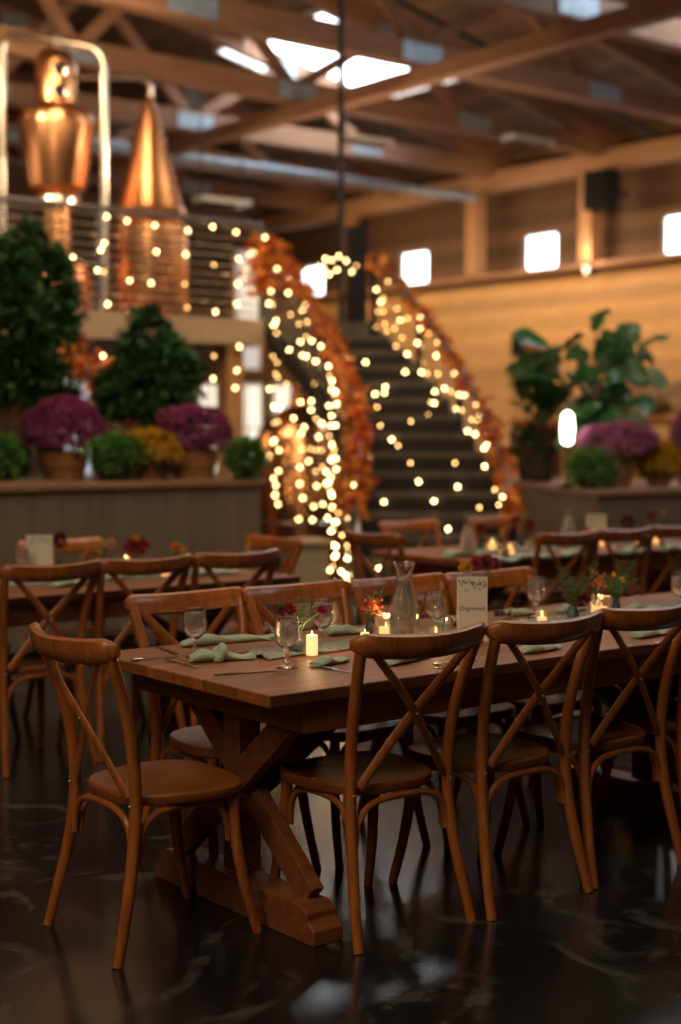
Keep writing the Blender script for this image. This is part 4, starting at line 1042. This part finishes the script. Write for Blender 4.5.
# flowers
def posy(p, label, blooms, sprigs=6, vh=.07, vr=.024, vm='vase', spread=.05, name='flower_posy', fern=0):
    """blooms: (dx right m, dz up m, radius, material, style)"""
    r = tag(empty(name, p, CAMYAW), label, 'flowers', 'small flower posies')
    MB().lathe([(.001, 0), (vr * .8, 0), (vr, .004), (vr, vh * .6), (vr * .7, vh * .8), (vr * .75, vh), (vr * .6, vh), (vr * .55, vh * .7), (.001, vh * .5)], 18).build('vase', M[vm], r)
    st_ = MB()
    for dx, dz, rad, m, style in blooms:
        dy = random.uniform(-.02, .02); c = Vector((dx, dy, dz)); st_.tube([(0, 0, vh * .6), (dx * .35, dy * .3, vh + (dz - vh) * .5), c], .0012, 5)
        b = MB()
        if style == 'ball':
            for i in range(70):
                d = Vector((random.gauss(0, 1), random.gauss(0, 1), random.gauss(.2, 1))).normalized()
                b.leaf(c + d * rad * .35, d, (random.random(), .3, random.random() + .1), rad * .7, rad * .4, .3)
        elif style == 'daisy':
            ax = Vector((random.uniform(-.3, .3), -.7, .8)).normalized(); t1 = ax.cross(Vector((1, 0, 0))).normalized(); t2 = ax.cross(t1)
            for lay in range(4):
                for i in range(14):
                    a = 2 * PI * i / 14 + lay * .2; d = (t1 * math.cos(a) + t2 * math.sin(a)) * (1 - lay * .12) + ax * (.15 + lay * .3)
                    b.leaf(c, d, ax, rad * (1.05 - lay * .12), rad * .3, .15)
        else:
            for i in range(16):
                q = c + Vector((random.gauss(0, .5), random.gauss(0, .5), random.gauss(0, .6))) * rad
                b.ball(q, rad * .22, 6, 5, lump=.3)
        b.build('blossom', M[m], r, smooth=False)
    lf = MB()
    for i in range(sprigs):
        a = random.uniform(-1, 1); top = Vector((a * spread, random.uniform(-.03, .03), vh + random.uniform(.06, .14)))
        mid = Vector((a * spread * .3, 0, vh + .03)); path = bez([(0, 0, vh * .7), mid, top], 8); st_.tube(path, .0009, 4)
        for j, q in enumerate(path[2:]):
            for s_ in (-1, 1):
                lf.leaf(q, (s_ * .9, random.uniform(-.5, .5), .5), (0, -.4, 1), (.012 if not fern else .02) * random.uniform(.8, 1.4), .006 if not fern else .004)
                if fern: lf.leaf(q, (s_ * .7, random.uniform(-.5, .5), .9), (0, -.4, 1), .022, .003)
    st_.build('stems', M['stem'], r); lf.build('greenery', M['sprig'], r, smooth=False)
    return r
p = P(296, 654, TZ)
posy(p, 'posy with crimson blossoms and green sprigs in a dark textured vase by the pillar candle', [(-.022, .145, .026, 'red', 'ball'), (.085, .142, .022, 'red', 'daisy'), (-.014, .17, .006, 'sprig', 'bud'), (.0, .185, .005, 'sprig', 'bud')], 12, vh=.065, vr=.026, spread=.055)
p = P(369, 638, TZ)
posy(p, 'orange and red posy just left of the glass candle holder', [(.01, .13, .024, 'oranp', 'bud'), (-.012, .115, .022, 'red', 'bud'), (.03, .12, .022, 'red', 'bud'), (.018, .1, .018, 'oranp', 'bud')], 9, vh=.06, vr=.015, spread=.07)
p = P(478, 628, TZ) + FW * .06; p.z = TZ
posy(p, 'burgundy mum posy with yellow blooms rising behind the name card', [(.035, .235, .042, 'burg', 'daisy'), (.065, .228, .035, 'burg', 'daisy'), (.0, .236, .032, 'red', 'daisy'), (-.05, .235, .018, 'goldp', 'ball'), (-.03, .215, .022, 'goldp', 'ball'), (-.055, .215, .015, 'goldp', 'ball')], 6, vh=.1, vr=.02)
p = P(573, 620, TZ)
posy(p, 'fern posy with a dark red bloom in a blue-grey vase behind the second chair', [(.035, .075, .032, 'burg', 'ball')], 14, vh=.055, vr=.024, spread=.075, fern=1)
p = P(600, 622, TZ) + FW * .09; p.z = TZ
posy(p, 'orange blossom posy behind the tall glass candle', [(-.01, .155, .025, 'oranp', 'bud'), (.015, .15, .02, 'oranp', 'bud')], 4, vh=.10, vr=.02, vm='glass', spread=.03)
p = P(616, 614, TZ)
posy(p, 'airy fern sprig posy in a speckled blue-grey vase right of the tall glass candle', [(.02, .14, .012, 'goldp', 'bud'), (-.01, .16, .01, 'goldp', 'bud')], 16, vh=.065, vr=.018, spread=.08, fern=1)

# napkins
def cloth_sheet(cx, cy, L, W, rz, seed, amp=.006, roll=.0):
    """a folded length of linen: a puffy, creased strip with a rounded section"""
    m = MB(); NL, NW = 26, 14; vs = []; fs = []
    rnd = random.Random(seed); ph = [rnd.uniform(0, 6) for _ in range(5)]
    for i in range(NL + 1):
        t = i / NL; ww = W * (.62 + .38 * math.sin(PI * min(1, t * 1.1 + .08))) * (1 + .12 * math.sin(t * 9 + ph[0]))
        pinch = 1 - .35 * math.exp(-((t - .45) / .12) ** 2)
        hgt = .011 + .010 * math.exp(-((t - .3) / .25) ** 2) + .003 * math.sin(t * 14 + ph[1])
        off = .012 * math.sin(t * 3.2 + ph[2])
        for j in range(NW):
            a = 2 * PI * j / NW; c_, s_ = math.cos(a), math.sin(a)
            y = off + c_ * ww / 2 * pinch; z = hgt * (1 + s_) * .9 + (.0035 * math.sin(y * 260 + t * 12 + ph[3]) if s_ > 0 else 0)
            x = (t - .5) * L + .006 * math.sin(y * 90 + ph[4])
            vs.append((x, y, max(z, .0006)))
    for i in range(NL):
        for j in range(NW): fs.append((i * NW + j, i * NW + (j + 1) % NW, (i + 1) * NW + (j + 1) % NW, (i + 1) * NW + j))
    fs.append(tuple(range(NW - 1, -1, -1))); fs.append(tuple(NL * NW + j for j in range(NW)))
    return m.add(vs, fs)
def napkin(px, py, L, rz, label, W=.06, knot=False, seed=1, hgt=1.0, z=TZ, far=False, group='sage green linen napkins'):
    p = P(px, py, z); p.z = z + .0006
    r = tag(empty('linen_napkin', p, rz), label, 'napkin', group)
    o = cloth_sheet(0, 0, L, W, 0, seed).build('cloth', M['napkin'], r, ang=80, sub=0 if far else 1); o.scale = (1, 1, hgt)
    if knot:
        ring = []
        for i in range(20):
            a = 2 * PI * i / 20; ring.append((-.01 + .012 * math.sin(a), math.cos(a) * .030, .024 + math.sin(a) * .020))
        MB().tube(ring, [.013 + .003 * math.sin(i * 1.7) for i in range(20)], 10, closed=True).build('knot', M['napkin'], r, sub=1)
    return r
NP = [(229, 643, .37, -.14, 'long folded sage napkin across the table behind the leftmost goblet', .05, False, 1, .95),
      (222, 661, .21, -.3, 'knotted sage napkin at the table corner, nearest the camera', .075, True, 2, 1.0),
      (330, 664, .16, .35, 'dark sage napkin beside the pillar candle and fork', .06, False, 3, .7),
      (348, 634, .17, 0.0, 'pale sage napkin across the table behind the pillar candle', .06, False, 4, 1.0),
      (408, 662, .22, 0.1, 'sage napkin seen through the back of the sharpest chair', .06, False, 5, .8),
      (540, 651, .20, 0.1, 'sage napkin seen through the back of the second near chair', .07, False, 6, .8),
      (650, 636, .20, 0.05, 'sage napkin seen through the back of the third near chair', .07, False, 7, .8),
      (522, 616, .20, .05, 'sage napkin across the table just right of the tumbler', .06, False, 8, .9),
      (642, 612, .20, .05, 'sage napkin across the table near the right edge, beyond the fern', .07, False, 9, .9),
      (452, 625, .16, .05, 'sage napkin across the table behind the shaker', .06, False, 10, .9),
      (572, 612, .18, .0, 'sage napkin lying behind the fern posy', .05, False, 11, .8)]
for a in NP: napkin(a[0], a[1], a[2], a[3] + 0, a[4], W=a[5], knot=a[6], seed=a[7], hgt=a[8])
# gauze runner down the middle
def runner(x0, x1, y0, wid, label, z=TZ, seed=3):
    m = MB(); NL = int((x1 - x0) / .012); NW = 22; vs = []; fs = []
    for i in range(NL + 1):
        x = x0 + (x1 - x0) * i / NL
        for j in range(NW + 1):
            q = j / NW - .5; ed = .02 * noise.noise(Vector((x * 5, seed + (q > 0) * 7, 0)))
            y = y0 + q * wid + ed * 2 * abs(q) * 2 + .02 * math.sin(x * 4)
            h = .006 + .010 * max(0, noise.noise(Vector((x * 9, y * 26, seed)))) + .009 * max(0, noise.noise(Vector((x * 22, y * 40, seed + 5)))) + .003
            h *= min(1, 4 * (.5 - abs(q)) + .25)
            vs.append((x - x0, y - y0, h))
    for i in range(NL):
        for j in range(NW): a = i * (NW + 1) + j; fs.append((a, a + NW + 1, a + NW + 2, a + 1))
    o = m.add(vs, fs).build('table_runner', M['gauze'], loc=(x0, y0, z + .0005)); tag(o, label, 'table runner', 'gauze table runners')
    sd = o.modifiers.new('s', 'SOLIDIFY'); sd.thickness = .0015; sd.offset = 1
    return o
ra = P(246, 656, TZ)
runner(ra.x, 4.4, .50, .17, 'crumpled grey-green gauze runner along the middle of the nearest table')
runner(LU + .2, LU + 2.3, LV + .5, .2, 'gauze runner along the second row table', seed=5)
runner(RU + .2, RU + 2.4, RV + .5, .2, 'gauze runner along the back row table', seed=8)

# cutlery
def make_fork():
    o = MB(); o.box((0, -.04, .003), (.007, .09, .0022)); o.bar((0, .005, .003), (0, .035, .0055), .006, .002)
    o.box((0, .045, .0052), (.02, .022, .002))
    for i in range(4): o.box((-.0078 + .0052 * i, .070, .0045), (.0028, .034, .0018))
    o.box((0, -.09, .003), (.011, .03, .0022)); return o.build('dinner_fork', M['cutlery'], bevel=.0006)
def make_knife():
    o = MB(); o.box((0, -.055, .0035), (.012, .085, .005)); vs = [(-.008, -.012, .001), (.008, -.012, .001), (.009, .07, .001), (.004, .105, .001), (-.005, .09, .001), (-.008, -.012, .0032), (.008, -.012, .0032), (.009, .07, .0032), (.004, .105, .0032), (-.005, .09, .0032)]
    o.add(vs, [(4, 3, 2, 1, 0), (5, 6, 7, 8, 9)] + [(i, (i + 1) % 5, 5 + (i + 1) % 5, 5 + i) for i in range(5)]); return o.build('table_knife', M['cutlery'], bevel=.0006)
def make_spoon():
    o = MB(); o.box((0, -.045, .003), (.006, .1, .0022)); o.box((0, -.09, .003), (.01, .025, .0022)); o.bar((0, .004, .003), (0, .02, .004), .006, .002)
    o.ball((0, .042, .006), .022, 14, 8, (.62, 1, .2)); return o.build('spoon', M['cutlery'])
cut = {'fork': (make_fork(), []), 'knife': (make_knife(), []), 'spoon': (make_spoon(), [])}
def put_cut(kind, pa, pb, label):
    a = P(pa[0], pa[1], TZ); b = P(pb[0], pb[1], TZ); d = b - a; c = (a + b) / 2; c.z = TZ + .0006
    o = proto_place(cut[kind][0], c, math.atan2(d.y, d.x) - PI / 2, cut[kind][1]); tag(o, label, 'cutlery', 'cutlery on the nearest table')
put_cut('knife', (180, 656), (153, 646), 'table knife left of the leftmost goblet')
put_cut('fork', (195, 668), (165, 660), 'fork lying left of the knotted napkin')
put_cut('spoon', (160, 659), (138, 661), 'spoon beside the left table edge')
put_cut('knife', (212, 676), (276, 671), 'table knife in front of the knotted napkin at the corner')
put_cut('fork', (356, 675), (322, 668), 'fork in front of the dark sage napkin')
put_cut('spoon', (452, 662), (436, 666), 'spoon seen between the first two near chairs')
put_cut('knife', (472, 662), (442, 668), 'knife handle seen between the first two near chairs')
put_cut('fork', (592, 648), (570, 655), 'fork seen through the second near chair')
put_cut('knife', (262, 640), (240, 637), 'knife behind the long folded napkin')
put_cut('fork', (672, 640), (650, 646), 'fork seen through the third near chair')

# ------------------------------------------------------------------ things on the second row table (left, blurred)
pl_ = P(40, 574, TZ); k = mpp(pl_)
card(pl_, 27 * k, 38 * k, 'small white printed card on the second row table at left', None, 0)
def simple_posy(px, py, label, blooms, **kw): return posy(P(px, py, TZ), label, blooms, **kw)
simple_posy(60, 574, 'dark burgundy bloom beside the white card', [(0, .17, .045, 'burg', 'ball')], sprigs=3)
simple_posy(136, 570, 'red blooms topped with yellow behind the second row chairs', [(-.03, .12, .045, 'red', 'ball'), (.03, .12, .045, 'red', 'ball'), (0, .165, .02, 'goldp', 'ball')], sprigs=5)
simple_posy(104, 568, 'peach and yellow posy on the second row table', [(-.03, .12, .03, 'goldp', 'ball'), (.03, .125, .035, 'peach', 'ball')], sprigs=4)
simple_posy(176, 570, 'orange bloom with a tall green sprig at the right end of the second row table', [(0, .12, .035, 'oranp', 'daisy'), (.04, .1, .02, 'goldp', 'ball')], sprigs=6)
put('tumbler', 118, 574, 'tumbler beside the red blooms on the second row table', 1.1)
put('tumbler', 150, 572, 'tumbler right of the red blooms on the second row table', 1.0)
put('tumbler', 220, 567, 'tumbler near the right end of the second row table', 1.1)
put('goblet', 22, 576, 'goblet left of the white card on the second row table', 1)
put('votive', 165, 577, 'lit votive on the near edge of the second row table', 1)
put('pillar', 126, 572, 'pillar candle before the red blooms on the second row table', 1.1)
for i, (px, py, lb) in enumerate([(28, 581, 'leftmost blurred napkin on the second row table'), (75, 585, 'blurred napkin below the burgundy bloom'), (128, 579, 'blurred napkin in the middle of the second row table'), (150, 573, 'blurred napkin on the far side of the second row table'), (215, 575, 'blurred napkin near the right end of the second row table')]):
    napkin(px, py, .26, .1, lb, W=.09, seed=20 + i, far=True)
# back row table, right
put('carafe', 568, 545, 'far blurred carafe on the back row table', 1.0)
put('carafe', 468, 556, 'far blurred carafe at the left end of the back row table', 1.0)
pp = P(596, 545, TZ); k = mpp(pp); card(pp, 20 * k, 30 * k, 'far white card on the back row table below the mauve mum', None, 0)
simple_posy(521, 546, 'far red blooms left of the carafe on the back row table', [(-.03, .16, .035, 'red', 'ball'), (.05, .13, .04, 'red', 'ball')], sprigs=7)
simple_posy(628, 542, 'far burgundy bloom on the back row table', [(0, .13, .05, 'burg', 'ball')], sprigs=5)
simple_posy(655, 540, 'far red and green posy at the right edge of the back row table', [(-.03, .16, .035, 'red', 'ball'), (.06, .18, .015, 'goldp', 'ball')], sprigs=10)
simple_posy(585, 547, 'far orange posy beside the carafe', [(0, .1, .03, 'oranp', 'ball')], sprigs=4)
simple_posy(480, 549, 'far red posy at the left end of the back row table', [(0, .12, .04, 'red', 'ball')], sprigs=5)
for px, py, lb in ((510, 556, 'far lit votive left of the back row chairs'), (492, 551, 'far lit votive before the red posy at the left'), (549, 546, 'far lit votive left of the blurred carafe'), (602, 547, 'far lit votive below the far white card'), (656, 545, 'far lit votive at the right of the back row table'), (640, 549, 'far lit votive between the burgundy and red posies')):
    put('votive', px, py, lb, 1.25)
for px, py, lb in ((535, 552, 'far tumbler behind the amber votive'), (612, 547, 'far tumbler beside the white card'), (565, 550, 'far tumbler in front of the far carafe'), (503, 560, 'far tumbler on the near left corner of the back row table')):
    put('tumbler', px, py, lb, 1.1)
for i, (px, py, lb) in enumerate([(462, 556, 'far napkin at the left end of the back row table'), (500, 563, 'far napkin on the near left corner of the back row table'), (530, 559, 'far napkin left of the far tumbler'), (578, 556, 'far napkin seen through the first back row chair'), (634, 553, 'far napkin seen through the second back row chair'), (675, 550, 'far napkin at the right edge of the back row table')]):
    napkin(px, py, .26, .1, lb, W=.1, seed=40 + i, far=True)
for pr0 in (bulbM, bulbD): bpy.data.objects.remove(pr0)
